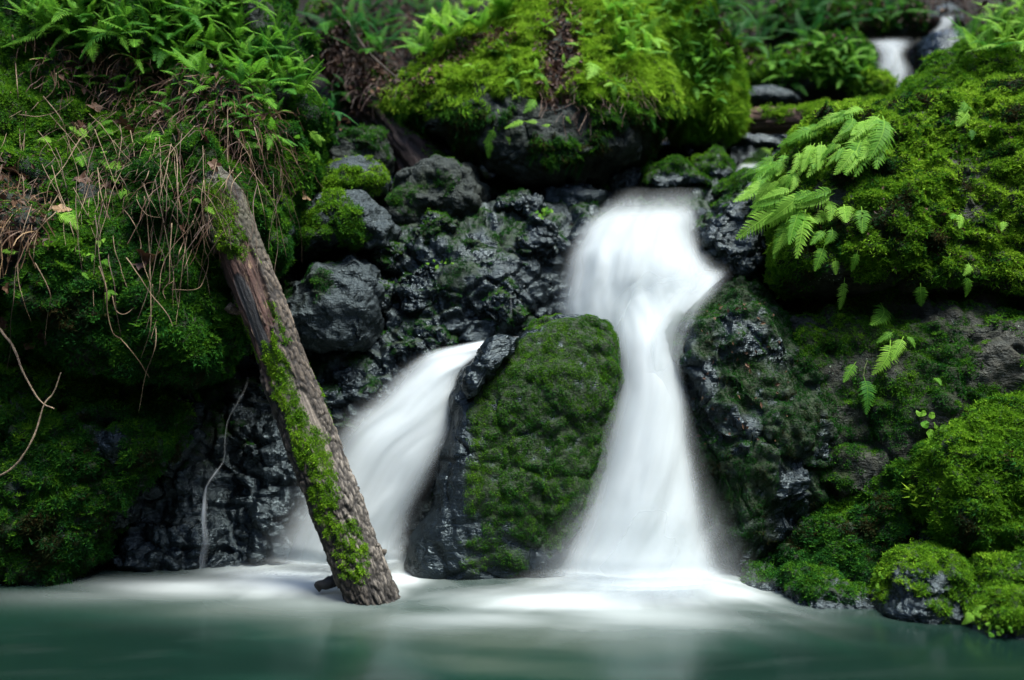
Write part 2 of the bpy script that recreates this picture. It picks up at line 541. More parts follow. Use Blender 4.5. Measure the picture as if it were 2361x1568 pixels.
MOSS_TRIS, MOSS_INST = 0, 0
MOSS_D = 0.38
def add_moss(parent, V, F, mask, dens, length, hue_fn, seed, blades=5, droop=0.35, style='carpet', real=0.45):
    """moss over the faces of V, F where mask is set; dens in patches per square metre"""
    global MOSS_TRIS, MOSS_INST
    rng = np.random.default_rng(seed)
    if F.shape[1] == 4:
        F = np.concatenate([F[:, [0, 1, 2]], F[:, [0, 2, 3]]])
    N = vnormals(V, F)
    A, B, C = V[F[:, 0]], V[F[:, 1]], V[F[:, 2]]
    fn = np.cross(B - A, C - A)
    area = 0.5 * np.linalg.norm(fn, axis=1)
    cen = (A + B + C) / 3
    view = np.array([0, 0, CAM_H]) - cen
    view /= np.linalg.norm(view, axis=1, keepdims=True)
    facing = (fn * view).sum(1) / (2 * area + 1e-12)
    ox, oy = proj(cen)
    vis = (facing > -0.25) & (ox > -330) & (ox < 2690) & (oy > -140) & (oy < 1600) & (cen[:, 2] > -0.02)
    m = mask[F].mean(1)
    w = area * np.clip(m, 0, 1) * vis
    w = np.where(m > 0.10, w, 0)
    tot = w.sum()
    n = int(tot * dens * MOSS_D)
    if n < 10:
        return None
    f = rng.choice(len(F), n, p=w / tot)
    r1, r2 = np.sqrt(rng.random(n))[:, None], rng.random(n)[:, None]
    P = (1 - r1) * A[f] + r1 * (1 - r2) * B[f] + r1 * r2 * C[f]
    NN = N[F[f, 0]] + rng.normal(0, 0.16, (n, 3))
    NN /= np.linalg.norm(NN, axis=1, keepdims=True)
    hue = np.clip(hue_fn(P, NN) + rng.normal(0, 0.05, n), 0.0, 0.98)
    down = np.array([0, 0, -1.0]) + rng.normal(0, 0.45, (n, 3))
    X = down - (down * NN).sum(1, keepdims=True) * NN
    X /= np.linalg.norm(X, axis=1, keepdims=True) + 1e-9
    Yv = np.cross(NN, X)
    turn = np.stack([np.arctan2(Yv[:, 2], NN[:, 2]), np.arcsin(np.clip(-X[:, 2], -1, 1)), np.arctan2(X[:, 1], X[:, 0])], 1)
    g = length * np.exp(rng.normal(0, 0.25, n)) * np.where(P[:, 1] > 8.5, 1.2, 1.0)
    k = rng.random(n) < real
    TV, TF, H = real_leaves(P[k], NN[k], X[k], length * (1.2 if style == 'shaggy' else 0.62), 0.16 if style == 'shaggy' else 0.34, hue[k], 6, 1.0 if style == 'shaggy' else 0.4, rng)
    MOSS_TRIS += len(TF); MOSS_INST += n
    nt = len(TV)
    z3 = np.zeros((nt, 3))
    me = new_mesh('moss', np.concatenate([TV, P - NN * 0.002]), TF,
                  {'hue': np.concatenate([H, hue]), 'patch_hue': np.concatenate([np.zeros(nt), hue]),
                   'turn': np.concatenate([z3, turn]), 'grow': np.concatenate([z3, np.repeat(g[:, None], 3, 1)])}, smooth=False)
    sa = me.attributes.new('seedling', 'BOOLEAN', 'POINT')
    sa.data.foreach_set('value', np.concatenate([np.zeros(nt, bool), np.ones(n, bool)]))
    o = link('moss', me, parent, M['moss'], kind='stuff')
    md = o.modifiers.new('moss', 'NODES')
    md.node_group = moss_group(style)
    return o

def hue_default(base, amp=0.16, scale=3.0, seed=3, up=0.10):
    def f(P, N):
        return base + amp * fbm(P * scale, 3, seed) * 1.6 + 0.10 * vnoise(P * 19, seed + 5) + up * N[:, 2]  # upward moss brighter: top light put into its hue
    return f

# ------------------------------------------------------------------ rock builder
def rock_relief(P, s, size, strata=0.5, crag=1.0, crack=1.0):
    """displacement along the normal in metres for a rock of the given size"""
    q = P / size
    d = 0.10 * fbm(q * 2.1, 3, s) + 0.055 * (ridged(q * 4.3, 4, s + 20) - 0.55) * crag
    f1, f2, cid = worley(q * 2.6 + 0.25 * np.stack([fbm(q * 3, 2, s + 31), fbm(q * 3, 2, s + 32), fbm(q * 3, 2, s + 33)], 1), s + 40)
    d += 0.06 * (cid - 0.5) * sstep(0.02, 0.16, f2 - f1) * crag - 0.035 * crack * (1 - sstep(0.0, 0.09, f2 - f1))
    ang = P @ np.array([0.25, 0.35, 0.9]) + 0.12 * fbm(P * 2.0, 3, s + 50)
    d = d * size
    d += strata * 0.016 * vnoise(np.stack([ang * 16, P[:, 0] * 1.2, P[:, 1] * 1.2], 1), s + 60)
    d += 0.012 * crag * fbm(P * 14, 3, s + 70)
    return d

def outline_radius(poly, theta, sm=2):
    """star-shaped outline (points relative to its centre) -> radius for every angle"""
    a = np.arctan2(poly[:, 1], poly[:, 0]); r = np.hypot(poly[:, 0], poly[:, 1])
    # densify along the polygon's edges
    A, Rr = [], []
    n = len(poly)
    for i in range(n):
        p, q = poly[i], poly[(i + 1) % n]
        for t in np.linspace(0, 1, 12, endpoint=False):
            w = p * (1 - t) + q * t
            A.append(math.atan2(w[1], w[0])); Rr.append(math.hypot(*w))
    A, Rr = np.array(A), np.array(Rr)
    o = np.argsort(A); A, Rr = A[o], Rr[o]
    g = np.linspace(-math.pi, math.pi, 361)[:-1]
    rr = np.interp(g, np.concatenate([A - 2 * math.pi, A, A + 2 * math.pi]), np.tile(Rr, 3))
    k = np.exp(-0.5 * (np.arange(-8, 9) / max(sm, 0.1)) ** 2); k /= k.sum()
    rr = np.convolve(np.concatenate([rr[-8:], rr, rr[:8]]), k, 'valid')
    return np.interp(theta, np.concatenate([g, [math.pi]]), np.concatenate([rr, rr[:1]]))

SOLIDS = []
def boulder(name, outline, Y0, front, back, lean=0.0, n=5, seed=0, mat='wet', power=2.6, relief=1.0, strata=0.5, crag=1.0, crack=1.0,
            moss=None, dens=3500, mlen=0.032, hue=None, blades=5, mdroop=0.35, cushion=0.02, style='carpet', label=None, cat='boulder', group=None,
            kind=None, parent=None, sm=2, centre=None, skew=0.0, medium=1.7, facets=0, fdepth=0.8):
    """outline: picture positions of the silhouette; the solid has its own depth (front, back), lean (m per m of height) and relief"""
    o = np.array(outline, float)
    c = o.mean(0) if centre is None else np.array(centre, float)
    cw = at(c[0], c[1], Y0)
    # metric outline, each point at the depth the lean gives its height
    pts = []
    for x, y in o:
        Y = Y0
        for _ in range(3):
            w = at(x, y, Y)
            Y = Y0 + lean * (w[2] - cw[2]) + skew * (w[0] - cw[0])
        w = at(x, y, Y)
        pts.append((w[0] - cw[0], w[2] - cw[2]))
    pts = np.array(pts)
    D, F = ico(n)
    th = np.arctan2(D[:, 2], D[:, 0])
    s = np.clip(np.hypot(D[:, 0], D[:, 2]), 0, 1)
    r = outline_radius(pts, th, sm)
    d = (1 - s ** power) ** (1 / power)
    X = cw[0] + r * s * np.cos(th)
    Z = cw[2] + r * s * np.sin(th)
    dep = np.where(D[:, 1] < 0, -front, back) * d
    Yv = Y0 + lean * (Z - cw[2]) + skew * (X - cw[0]) + dep
    V = np.stack([X, Yv, Z], 1)
    if facets:
        frng = np.random.default_rng(seed * 5 + 3)
        c3 = np.array([cw[0], Y0, cw[2]])
        for _ in range(facets):
            nn_ = frng.normal(0, 1, 3); nn_[1] = -abs(nn_[1]); nn_ /= np.linalg.norm(nn_)
            dd = (V - c3) @ nn_
            V = V - nn_ * (np.maximum(dd - dd.max() * frng.uniform(fdepth, 0.96), 0) * 0.9)[:, None]
    N = vnormals(V, F)
    size = float(np.sqrt(np.mean(pts ** 2) * 2))
    disp = rock_relief(V, seed * 13 + 5, max(size, 0.25), strata, crag, crack) * relief
    V = V + N * disp[:, None]
    N = vnormals(V, F)
    mask = np.zeros(len(V))
    if moss is not None:
        ox, oy = proj(V)
        mask = np.clip(moss(V, N, ox, oy), 0, 1)
        V = V + N * (medium * (0.040 * fbm(V * 3.2, 3, seed + 93) + 0.022 * fbm(V * 8.0, 3, seed + 94)))[:, None]
        lump = 1.6 * np.abs(fbm(V * 7, 3, seed + 90)) + 1.0 * fbm(V * 17, 3, seed + 91)
        mask = mask * sstep(-0.62, -0.18, fbm(V * 21, 3, seed + 92) + 0.35 * lump)
        V = V + N * (mask * cushion * (0.5 + 1.3 * lump))[:, None]
        N = vnormals(V, F)
    me = new_mesh(name, V, F, {'moss': mask})
    ob = link(name, me, parent, M[mat], label, cat if kind is None else None, group, kind)
    zbuf_add(V, N)
    SOLIDS.append((ob, V, F))
    if moss is not None:
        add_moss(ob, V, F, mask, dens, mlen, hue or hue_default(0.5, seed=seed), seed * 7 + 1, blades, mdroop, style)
    return ob

def moss_up(lo=-0.2, hi=0.4, amt=0.5, scale=2.5, seed=0):
    """moss on upward faces, broken by noise"""
    def f(V, N, ox, oy):
        return sstep(lo, hi, N[:, 2] + amt * fbm(V * scale, 4, seed + 400) * 1.6)
    return f

def moss_poly(poly, feather=25, seed=0, noise=40, bare=0.0):
    def f(V, N, ox, oy):
        j = fbm(V * 4, 4, seed + 500) * noise * 1.6
        k = fbm(V * 5, 4, seed + 510) * noise * 1.6
        m = poly_mask(ox + j, oy + k, poly, feather)
        if bare > 0:
            m = m * sstep(bare - 0.12, bare + 0.12, 0.5 + 0.8 * fbm(V * 5, 4, seed + 520))
        return m
    return f

print('helpers', round(time.time() - T0, 1))
# ================================================================== THE SETTING
# ---- terrain: one big sheet, a gorge with the pool in it and the hillside rising behind
def terrain():
    xs = np.concatenate([np.linspace(-60, -6, 28), np.linspace(-5.8, 5.8, 150), np.linspace(6, 60, 28)])
    ys = np.concatenate([np.linspace(-60, -4, 24), np.linspace(-3, 7.4, 40), np.linspace(7.5, 14, 120), np.linspace(14.3, 70, 40)])
    X, Y = np.meshgrid(xs, ys, indexing='ij')
    X, Y = X.ravel(), Y.ravel()
    P = np.stack([X, Y, np.zeros_like(X)], 1)
    nz = fbm(P * 0.55, 4, 801)
    nf = fbm(P * 2.2, 4, 802)
    # hillside behind the falls
    y0 = 9.3 + np.where(X < 0, np.clip(-X, 0, 1.6) * -0.55, np.clip(X, 0, 2.2) * 0.55)
    back = 2.62 + 0.18 * np.clip(Y - 7.6, 0, 99) + 0.80 * np.log1p(np.exp((Y - y0) * 3)) / 3 - 0.25 * np.clip(Y - 22, 0, 99)
    low = np.full_like(X, -0.9)
    z = low + (back - low) * sstep(7.25, 7.75, Y)
    # gorge sides and downstream ground, out of view, steepened to block low sky light
    side = np.clip(np.abs(X) - 4.3 - 0.35 * np.clip(-Y, 0, 30) * 0.2, 0, 99)
    z = np.maximum(z, -0.9 + 1.35 * side - 0.55 * np.clip(side - 14, 0, 99))
    z = np.maximum(z, -0.9 + 1.1 * np.clip(-Y - 4, 0, 16) + 0.3 * np.clip(-Y - 20, 0, 30))
    amp = sstep(7.2, 9.5, Y) + sstep(4.3, 6, np.abs(X)) + sstep(4, 8, -Y)
    z = z + np.clip(amp, 0, 1) * (0.55 * nz + 0.16 * nf)
    V = np.stack([X, Y, z], 1)
    F = grid_faces(len(xs), len(ys))[:, ::-1]
    N = vnormals(V, F)
    if N[:, 2].mean() < 0:
        F = F[:, ::-1]; N = -N
    mask = sstep(0.1, 0.5, fbm(V * 1.1, 4, 805)) * sstep(7.5, 8, Y)
    me = new_mesh('hillside', V, F, {'moss': mask})
    o = link('hillside', me, None, M['earth'], 'dark forest hillside of leaf litter rising behind the falls', kind='structure')
    ox, oy = proj(V)
    zbuf_add(V, N)
    sel = (Y > 7.4) & (Y < 16)
    add_moss(o, V, F, mask * sel, 260, 0.06, hue_default(0.38, 0.15, 1.3, 33), 881, 6, 0.3)
    return V, F, N
TER_V, TER_F, TER_N = terrain()

# ---- rock face behind and between the falls: a relief sheet through depth control points
def rock_face():
    ctl = []
    rows = {
        1440: [(-350, 6.9), (0, 6.6), (250, 6.22), (450, 6.22), (650, 6.35), (800, 6.75), (950, 6.9), (1200, 7.0), (1450, 6.75), (1650, 6.5), (1800, 6.5), (2100, 6.7), (2700, 6.7)],
        1250: [(-350, 7.0), (0, 6.7), (300, 6.40), (450, 6.38), (520, 6.62), (600, 6.42), (700, 6.6), (850, 6.85), (1000, 7.0), (1200, 7.1), (1450, 6.85), (1650, 6.6), (2100, 6.9), (2700, 6.9)],
        1080: [(-350, 7.0), (0, 6.9), (300, 6.75), (430, 6.55), (500, 6.85), (600, 6.6), (700, 6.7), (850, 6.9), (1000, 7.1), (1200, 7.2), (1450, 6.95), (1650, 6.8), (2100, 7.1), (2700, 7.1)],
        900: [(0, 7.3), (400, 7.2), (550, 7.15), (640, 6.9), (730, 6.78), (850, 6.85), (1000, 7.0), (1200, 7.15), (1300, 7.2), (1450, 7.15), (1650, 7.0), (2100, 7.3), (2700, 7.3)],
        820: [(560, 7.3), (720, 7.05), (850, 7.0), (950, 6.95), (1100, 7.05), (1250, 7.2), (1450, 7.2)],
        700: [(500, 7.6), (700, 7.4), (850, 7.3), (950, 7.05), (1050, 7.05), (1180, 7.15), (1280, 7.35), (1450, 7.4), (1600, 7.3), (1750, 7.3), (2200, 7.6)],
        580: [(600, 7.6), (800, 7.5), (950, 7.25), (1080, 7.25), (1200, 7.3), (1300, 7.5), (1450, 7.6), (1600, 7.55), (1750, 7.5), (2200, 7.7)],
        490: [(600, 7.8), (850, 7.7), (1000, 7.6), (1150, 7.55), (1300, 7.6), (1400, 7.75), (1500, 7.8), (1600, 7.75), (1750, 7.8), (2200, 8.0)],
        440: [(800, 8.2), (1150, 8.3), (1300, 8.3), (1400, 8.1), (1500, 8.3), (1600, 8.2), (1750, 8.3), (2200, 8.6)],
        380: [(600, 8.9), (1150, 9.4), (1500, 9.6), (1800, 9.4), (2200, 9.2)],
    }
    for y, L in rows.items():
        for x, Y in L:
            ctl.append((x / 400, y / 400, Y))
    ctl = np.array(ctl)
    def phi(r2):
        return 0.5 * r2 * np.log(r2 + 1e-9)
    n = len(ctl)
    d2 = ((ctl[:, None, :2] - ctl[None, :, :2]) ** 2).sum(-1)
    A = np.zeros((n + 3, n + 3))
    A[:n, :n] = phi(d2) + np.eye(n) * 0.02
    A[:n, n] = 1; A[:n, n + 1:] = ctl[:, :2]
    A[n, :n] = 1; A[n + 1:, :n] = ctl[:, :2].T
    w = np.linalg.solve(A, np.concatenate([ctl[:, 2], [0, 0, 0]]))
    xs = np.concatenate([np.arange(-400, 100, 14), np.arange(100, 1700, 5.2), np.arange(1700, 2760, 14)])
    ys = np.arange(376, 1470, 5.2)
    gx, gy = np.meshgrid(xs, ys, indexing='ij')
    gx, gy = gx.ravel(), gy.ravel()
    q = np.stack([gx, gy], 1) / 400
    Yd = w[n] + q @ w[n + 1:]
    for i in range(n):
        Yd = Yd + w[i] * phi(((q - ctl[i, :2]) ** 2).sum(1))
    V = np.stack([(gx - 1180.5) / FPX * Yd, Yd, CAM_H + (784 - gy) / FPX * Yd], 1)
    F = grid_faces(len(xs), len(ys))
    N = vnormals(V, F)
    if N[:, 1].mean() > 0:
        F = F[:, ::-1]; N = -N
    d = rock_relief(V, 77, 0.75, 0.7, 0.9, 1.4) * 1.2 + 0.010 * (ridged(V * 11, 3, 78) - 0.5)
    f1, f2, cid = worley(V * np.array([3.4, 3.4, 4.4]) + 0.3 * fbm(V * 4, 2, 79)[:, None], 80)
    d += 0.09 * (cid - 0.5) - 0.03 * (1 - sstep(0, 0.12, f2 - f1))
    V = V + N * d[:, None]
    N = vnormals(V, F)
    mask = sstep(0.42, 0.85, N[:, 2] * 0.6 + fbm(V * 2.4, 4, 81) * 1.2) * 0.8
    mask *= sstep(1250, 1000, gy)
    me = new_mesh('rock_face', V, F, {'moss': mask})
    o = link('rock_face', me, None, M['wet'], 'wet black fractured rock face behind the waterfalls', kind='structure')
    zbuf_add(V, N)
    add_moss(o, V, F, mask, 1800, 0.022, hue_default(0.22, 0.1, 3, 82), 883, 5, 0.3)
    return V, N
RF_V, RF_N = rock_face()

# ---- pool with foam
def pool():
    xs = np.concatenate([np.linspace(-12, -4.2, 10), np.linspace(-4, 4, 220), np.linspace(4.2, 12, 10)])
    ys = np.concatenate([np.linspace(-14, 3.6, 14), np.linspace(3.75, 6.9, 130), np.linspace(7.0, 7.3, 3)])
    X, Y = np.meshgrid(xs, ys, indexing='ij')
    X, Y = X.ravel(), Y.ravel()
    Yc = np.maximum(Y, 0.8)
    ox = 1180.5 + X / Yc * FPX; oy = 784 + CAM_H / Yc * FPX
    oy = np.where(Y < 3.7, 1700 + (3.7 - Y) * 100, oy)
    # polar streaks around the two places where water lands
    def polar(cx, cy, ka, kr, s):
        dx, dy = X - cx, (Y - cy)
        a = np.arctan2(dx, -dy); r = np.hypot(dx, dy)
        return fbm(np.stack([a * ka, r * kr, np.zeros_like(a)], 1), 4, s)
    st1 = polar(0.92, 6.3, 9, 1.1, 900)
    st2 = polar(-1.0, 6.9, 9, 1.0, 905)
    warp = fbm(np.stack([X * 1.1, Y * 1.6, 0 * X], 1), 3, 910)
    sw = fbm(np.stack([X * 0.9, Y * 4.5 + X * 0.8, 0 * X], 1), 4, 915)
    def blob(cx, cy, rx, ry_up, ry_dn, p=2.0, n=None):
        u = (ox - cx) / rx
        v = (oy - cy) / np.where(oy < cy, ry_up, ry_dn)
        r = np.sqrt(u * u + v * v)
        if n is not None:
            r = r * (1 + 0.30 * n)
        return np.exp(-(r ** p))
    foam = 0
    foam = np.maximum(foam, 1.0 * blob(1490, 1362, 230, 50, 34, 2.0, st1))
    foam = np.maximum(foam, 0.80 * blob(1360, 1385, 290, 30, 32, 1.8, st1))
    foam = np.maximum(foam, 0.34 * blob(1150, 1425, 260, 20, 24, 1.6, st1))
    foam = np.maximum(foam, 0.70 * blob(1640, 1370, 150, 28, 28, 1.8, st1))
    foam = np.maximum(foam, 0.40 * blob(1450, 1410, 300, 36, 40, 1.6, st1))
    foam = np.maximum(foam, 0.95 * blob(665, 1335, 150, 30, 26, 2.0, st2))
    foam = np.maximum(foam, 0.92 * blob(680, 1352, 240, 24, 30, 2.0, st2))
    foam = np.maximum(foam, 0.60 * blob(490, 1352, 240, 18, 26, 1.7, sw))
    foam = np.maximum(foam, 0.14 * blob(240, 1372, 300, 16, 22, 1.6, sw))
    foam = np.maximum(foam, 0.75 * blob(930, 1335, 60, 40, 24, 2.0, st2))
    foam = np.maximum(foam, 0.22 * blob(720, 1385, 260, 20, 34, 1.6, sw))
    foam = foam * (1 - 0.35 * sstep(0.0, 0.6, -sw) * sstep(0.9, 0.3, foam))
    fine = fbm(np.stack([X * 1.6 + Y * 0.9, (Y - 0.22 * X) * 9, 0 * X], 1), 4, 930)
    foam = np.maximum(foam, 0.012 * sstep(0.05, 0.7, fine) * sstep(1640, 1480, oy))
    foam = np.clip(foam, 0, 1)
    murk_sheen = 0.25 + 0.75 * blob(1250, 1480, 620, 80, 70, 2.0, warp) + 0.40 * blob(500, 1410, 520, 30, 40, 2, sw)  # paler mid-pool: turbid water plus sky reflection put into its colour
    murk_sheen = murk_sheen + 0.34 * sw + 0.18 * st1 + 0.07 * fine - 0.45 * blob(2250, 1550, 480, 130, 300) - 0.30 * blob(120, 1540, 480, 110, 300)
    murk_sheen = np.clip(murk_sheen * sstep(2300, 1600, oy), 0, 1)
    murk_sheen = np.clip(np.maximum(murk_sheen, 0.12), 0, 1)
    z = 0.004 * fbm(np.stack([X * 1.3, Y * 2.6, 0 * X], 1), 3, 920) + 0.05 * blob(1495, 1365, 200, 40, 40, 2) + 0.03 * blob(660, 1345, 200, 26, 30, 2)
    V = np.stack([X, Y, z], 1)
    F = grid_faces(len(xs), len(ys))
    N = vnormals(V, F)
    if N[:, 2].mean() < 0:
        F = F[:, ::-1]
    me = new_mesh('pool_water', V, F, {'foam': foam, 'murk_sheen': murk_sheen})
    link('pool_water', me, None, M['pool'], 'smooth green pool water streaked with white foam', kind='structure')
pool()
print('setting', round(time.time() - T0, 1))

# ================================================================== ROCKS
def browned0(f, amt, sc, seed):
    return lambda P, N: f(P, N) * (1 - sstep(amt, amt + 0.22, fbm(P * sc, 3, seed))) + 0.03 * sstep(amt, amt + 0.22, fbm(P * sc, 3, seed))
# ---- the left bank: lower mossy mound, upper overhanging bank
left_low_moss = lambda V, N, ox, oy: np.clip(
    poly_mask(ox + 50 * fbm(V * 3, 4, 611), oy + 40 * fbm(V * 3, 4, 612),
              [(-500, 700), (150, 780), (330, 880), (430, 900), (440, 960), (400, 1070), (330, 1120), (265, 1180), (240, 1290), (150, 1320), (-500, 1330)], 22)
    * sstep(-0.36, -0.10, fbm(V * 3.4, 4, 613) + 0.25 * N[:, 2]), 0, 1)
boulder('mossy_mound', [(-300, 700), (-60, 720), (60, 770), (140, 790), (230, 815), (330, 870), (420, 890), (455, 940), (425, 1040), (360, 1110), (300, 1180), (255, 1260), (235, 1330), (200, 1400), (-300, 1440)],
        6.55, 0.62, 0.6, 0.22, 7, 3, 'wet', 2.4, 1.35, 0.6, 1.1, 1.2, left_low_moss, 4200, 0.030,
        browned0(hue_default(0.32, 0.17, 2.6, 620, 0.22), 0.15, 5.0, 626), 5, 0.45, 0.03,
        label='low dark green moss covered mound at the pool edge under the hanging vines', cat='boulder', skew=-0.06)

def bank_moss(V, N, ox, oy):
    m = sstep(-0.42, -0.05, fbm(V * 2.6, 4, 621) + 0.12 * N[:, 2] + 0.10)
    litter = poly_mask(ox + 50 * fbm(V * 3, 3, 622), oy + 40 * fbm(V * 3, 3, 623), [(80, 90), (330, 130), (560, 190), (640, 260), (560, 300), (300, 220), (100, 160)], 30)
    litter = np.maximum(litter, poly_mask(ox + 40 * fbm(V * 3, 3, 624), oy + 40 * fbm(V * 3, 3, 625), [(-300, 360), (60, 380), (130, 420), (110, 560), (-300, 600)], 30))
    return np.clip(m * (1 - 0.8 * litter), 0, 1)
def bank_hue(P, N):
    ox, oy = proj(P)
    h = 0.33 + 0.28 * fbm(P * 2.2, 3, 630) + 0.10 * vnoise(P * 17, 631) + 0.22 * N[:, 2]  # front faces darker than upward ones: shade put into the moss hue
    h = h + 0.16 * np.exp(-((ox - 650) / 120) ** 2 - ((oy - 330) / 140) ** 2)  # bright right shoulder: light falling there put into the hue
    return h
boulder('mossy_bank', [(-420, -160), (250, -230), (520, -140), (640, -40), (700, 90), (722, 210), (742, 330), (735, 410), (690, 450), (628, 500), (575, 590), (555, 700), (552, 800), (520, 862), (440, 878), (340, 858), (230, 815), (90, 770), (-420, 730)],
        7.30, 0.95, 1.2, 0.62, 7, 5, 'dark', 2.5, 1.5, 0.4, 1.0, 0.9, bank_moss, 3600, 0.034, bank_hue, 5, 0.5, 0.035,
        label='steep mossy bank hung with dry vines and topped with ferns', cat='bank', centre=(170, 360))

# ---- rocks around the head of the leaning log
boulder('grey_rock', [(505, 470), (530, 420), (580, 388), (625, 400), (650, 450), (660, 520), (640, 600), (610, 640), (560, 620), (520, 560)],
        6.72, 0.22, 0.3, 0.2, 5, 8, 'grey', 2.4, 1.0, 1.6, 1.0, 1.0, moss_up(0.45, 0.9, 0.7, 3, 8), 3000, 0.026, hue_default(0.5, seed=8),
        facets=12, fdepth=0.7, label='small pale grey creased rock behind the top of the leaning log')

# ---- stacked rocks left of the main fall
G = 'rocks stacked between the leaning log and the main fall'
boulder('grey_boulder', [(642, 665), (690, 615), (760, 580), (830, 578), (870, 610), (885, 680), (892, 750), (872, 800), (810, 816), (740, 806), (690, 792), (655, 740)],
        7.0, 0.36, 0.4, 0.28, 6, 10, 'grey', 2.6, 0.9, 1.7, 0.8, 0.8,
        lambda V, N, ox, oy: np.maximum.reduce([moss_poly([(690, 640), (760, 595), (840, 600), (830, 640), (760, 670), (720, 690)], 18, 10, 30, 0.5)(V, N, ox, oy),
                                                 moss_poly([(650, 650), (690, 640), (690, 700), (660, 720)], 12, 11, 20, 0.5)(V, N, ox, oy)]),
        2600, 0.022, hue_default(0.33, 0.12, 3, 640), 5, 0.35, 0.008, facets=14, fdepth=0.78, label='large bare grey boulder with creased face right of the leaning log', group=G)
boulder('mossy_rock', [(662, 568), (690, 505), (735, 455), (785, 440), (830, 452), (880, 488), (932, 530), (905, 560), (850, 572), (790, 560), (730, 585), (680, 594)],
        7.15, 0.28, 0.4, 0.35, 6, 12, 'grey', 2.4, 0.95, 1.2, 0.9, 0.9, moss_poly([(660, 560), (700, 480), (780, 440), (815, 470), (825, 540), (760, 560), (690, 590)], 16, 12, 45, 0.36),
        3600, 0.028, hue_default(0.55, 0.16, 3, 641), 5, 0.35, 0.018, facets=10, fdepth=0.8, label='mossy rock resting on the large grey boulder', group=G)
boulder('mossy_rock', [(728, 440), (755, 402), (795, 374), (832, 366), (872, 382), (903, 412), (890, 440), (850, 455), (790, 455), (745, 460)],
        7.5, 0.25, 0.4, 0.45, 5, 13, 'grey', 2.3, 0.8, 0.6, 0.8, 0.7, moss_poly([(728, 440), (790, 372), (850, 366), (890, 410), (860, 428), (800, 440), (740, 455)], 12, 13, 25, 0.25),
        3800, 0.028, hue_default(0.68, 0.12, 3, 642), 5, 0.35, 0.02, label='small rounded rock capped with bright green moss', group=G)
boulder('dark_slab', [(862, 440), (925, 410), (985, 378), (1045, 363), (1100, 385), (1130, 440), (1120, 500), (1060, 520), (990, 515), (935, 528), (890, 490)],
        7.75, 0.3, 0.5, 0.45, 6, 14, 'dark', 2.6, 0.9, 1.2, 0.9, 0.9, moss_poly([(870, 440), (940, 405), (1040, 370), (1060, 430), (1000, 500), (930, 500)], 25, 14, 45, 0.42),
        2600, 0.02, hue_default(0.30, 0.1, 3, 643), 5, 0.3, 0.008, facets=12, fdepth=0.8, label='dark olive slab of rock under the overhanging boulder', group=G)
boulder('dark_rock', [(742, 330), (800, 300), (870, 305), (910, 350), (905, 400), (850, 395), (790, 385), (745, 390)],
        8.1, 0.3, 0.4, 0.3, 5, 15, 'dark', 2.4, 1, 1, 1, 1, moss_up(0.4, 0.9, 0.6, 3, 15), 2500, 0.025, hue_default(0.3, seed=15),
        facets=12, fdepth=0.7, label='dim blue grey rock in the shade beside the mossy bank')
for i, (ol, Yc, lab) in enumerate([
    ([(928, 545), (960, 512), (1010, 500), (1060, 515), (1065, 550), (1020, 575), (960, 580)], 7.3, 'small grey stone wedged below the dark olive slab'),
    ([(845, 590), (880, 560), (915, 545), (940, 570), (930, 610), (890, 625), (855, 620)], 7.2, 'small pointed stone in the gap beside the large grey boulder'),
    ([(905, 640), (950, 605), (1000, 600), (1025, 640), (1020, 700), (980, 730), (925, 715)], 7.1, 'squared blue black stone with a little moss cap'),
    ([(850, 650), (880, 630), (905, 650), (905, 700), (885, 740), (862, 720)], 7.05, 'narrow dark stone jammed against the large grey boulder'),
    ([(1030, 560), (1080, 530), (1130, 545), (1140, 590), (1100, 620), (1045, 610)], 7.3, 'rounded wet stone with green film left of the main fall'),
    ([(1135, 470), (1180, 440), (1240, 450), (1260, 490), (1220, 515), (1160, 512)], 7.6, 'dark stone in the deep shade under the overhanging boulder'),
    ([(1150, 560), (1190, 505), (1260, 490), (1300, 520), (1290, 590), (1230, 620), (1170, 610)], 7.35, 'lumpy wet black rock touching the left edge of the main fall'),
    ([(1080, 690), (1130, 640), (1210, 650), (1240, 700), (1200, 750), (1110, 750)], 7.1, 'glistening black rock above the left cascade'),
    ([(905, 800), (960, 740), (1030, 740), (1060, 780), (1000, 830), (930, 850)], 6.95, 'wet black rock at the left brink of the left cascade'),
    ([(720, 880), (770, 835), (850, 830), (895, 870), (880, 930), (800, 960), (735, 950)], 6.85, 'glossy black rock under the large grey boulder'),
]):
    boulder('wet_rock', ol, Yc + 0.07, 0.16, 0.25, 0.2, 6, 30 + i, 'wet', 2.6, 1.35, 1.6, 1.3, 1.2,
            moss_up(0.55, 1.0, 0.7, 4, 30 + i), 3000, 0.02, hue_default(0.28, seed=30 + i), 5, 0.3, 0.008, facets=14, fdepth=0.6, medium=0.6, label=lab, cat='rock', group=G)

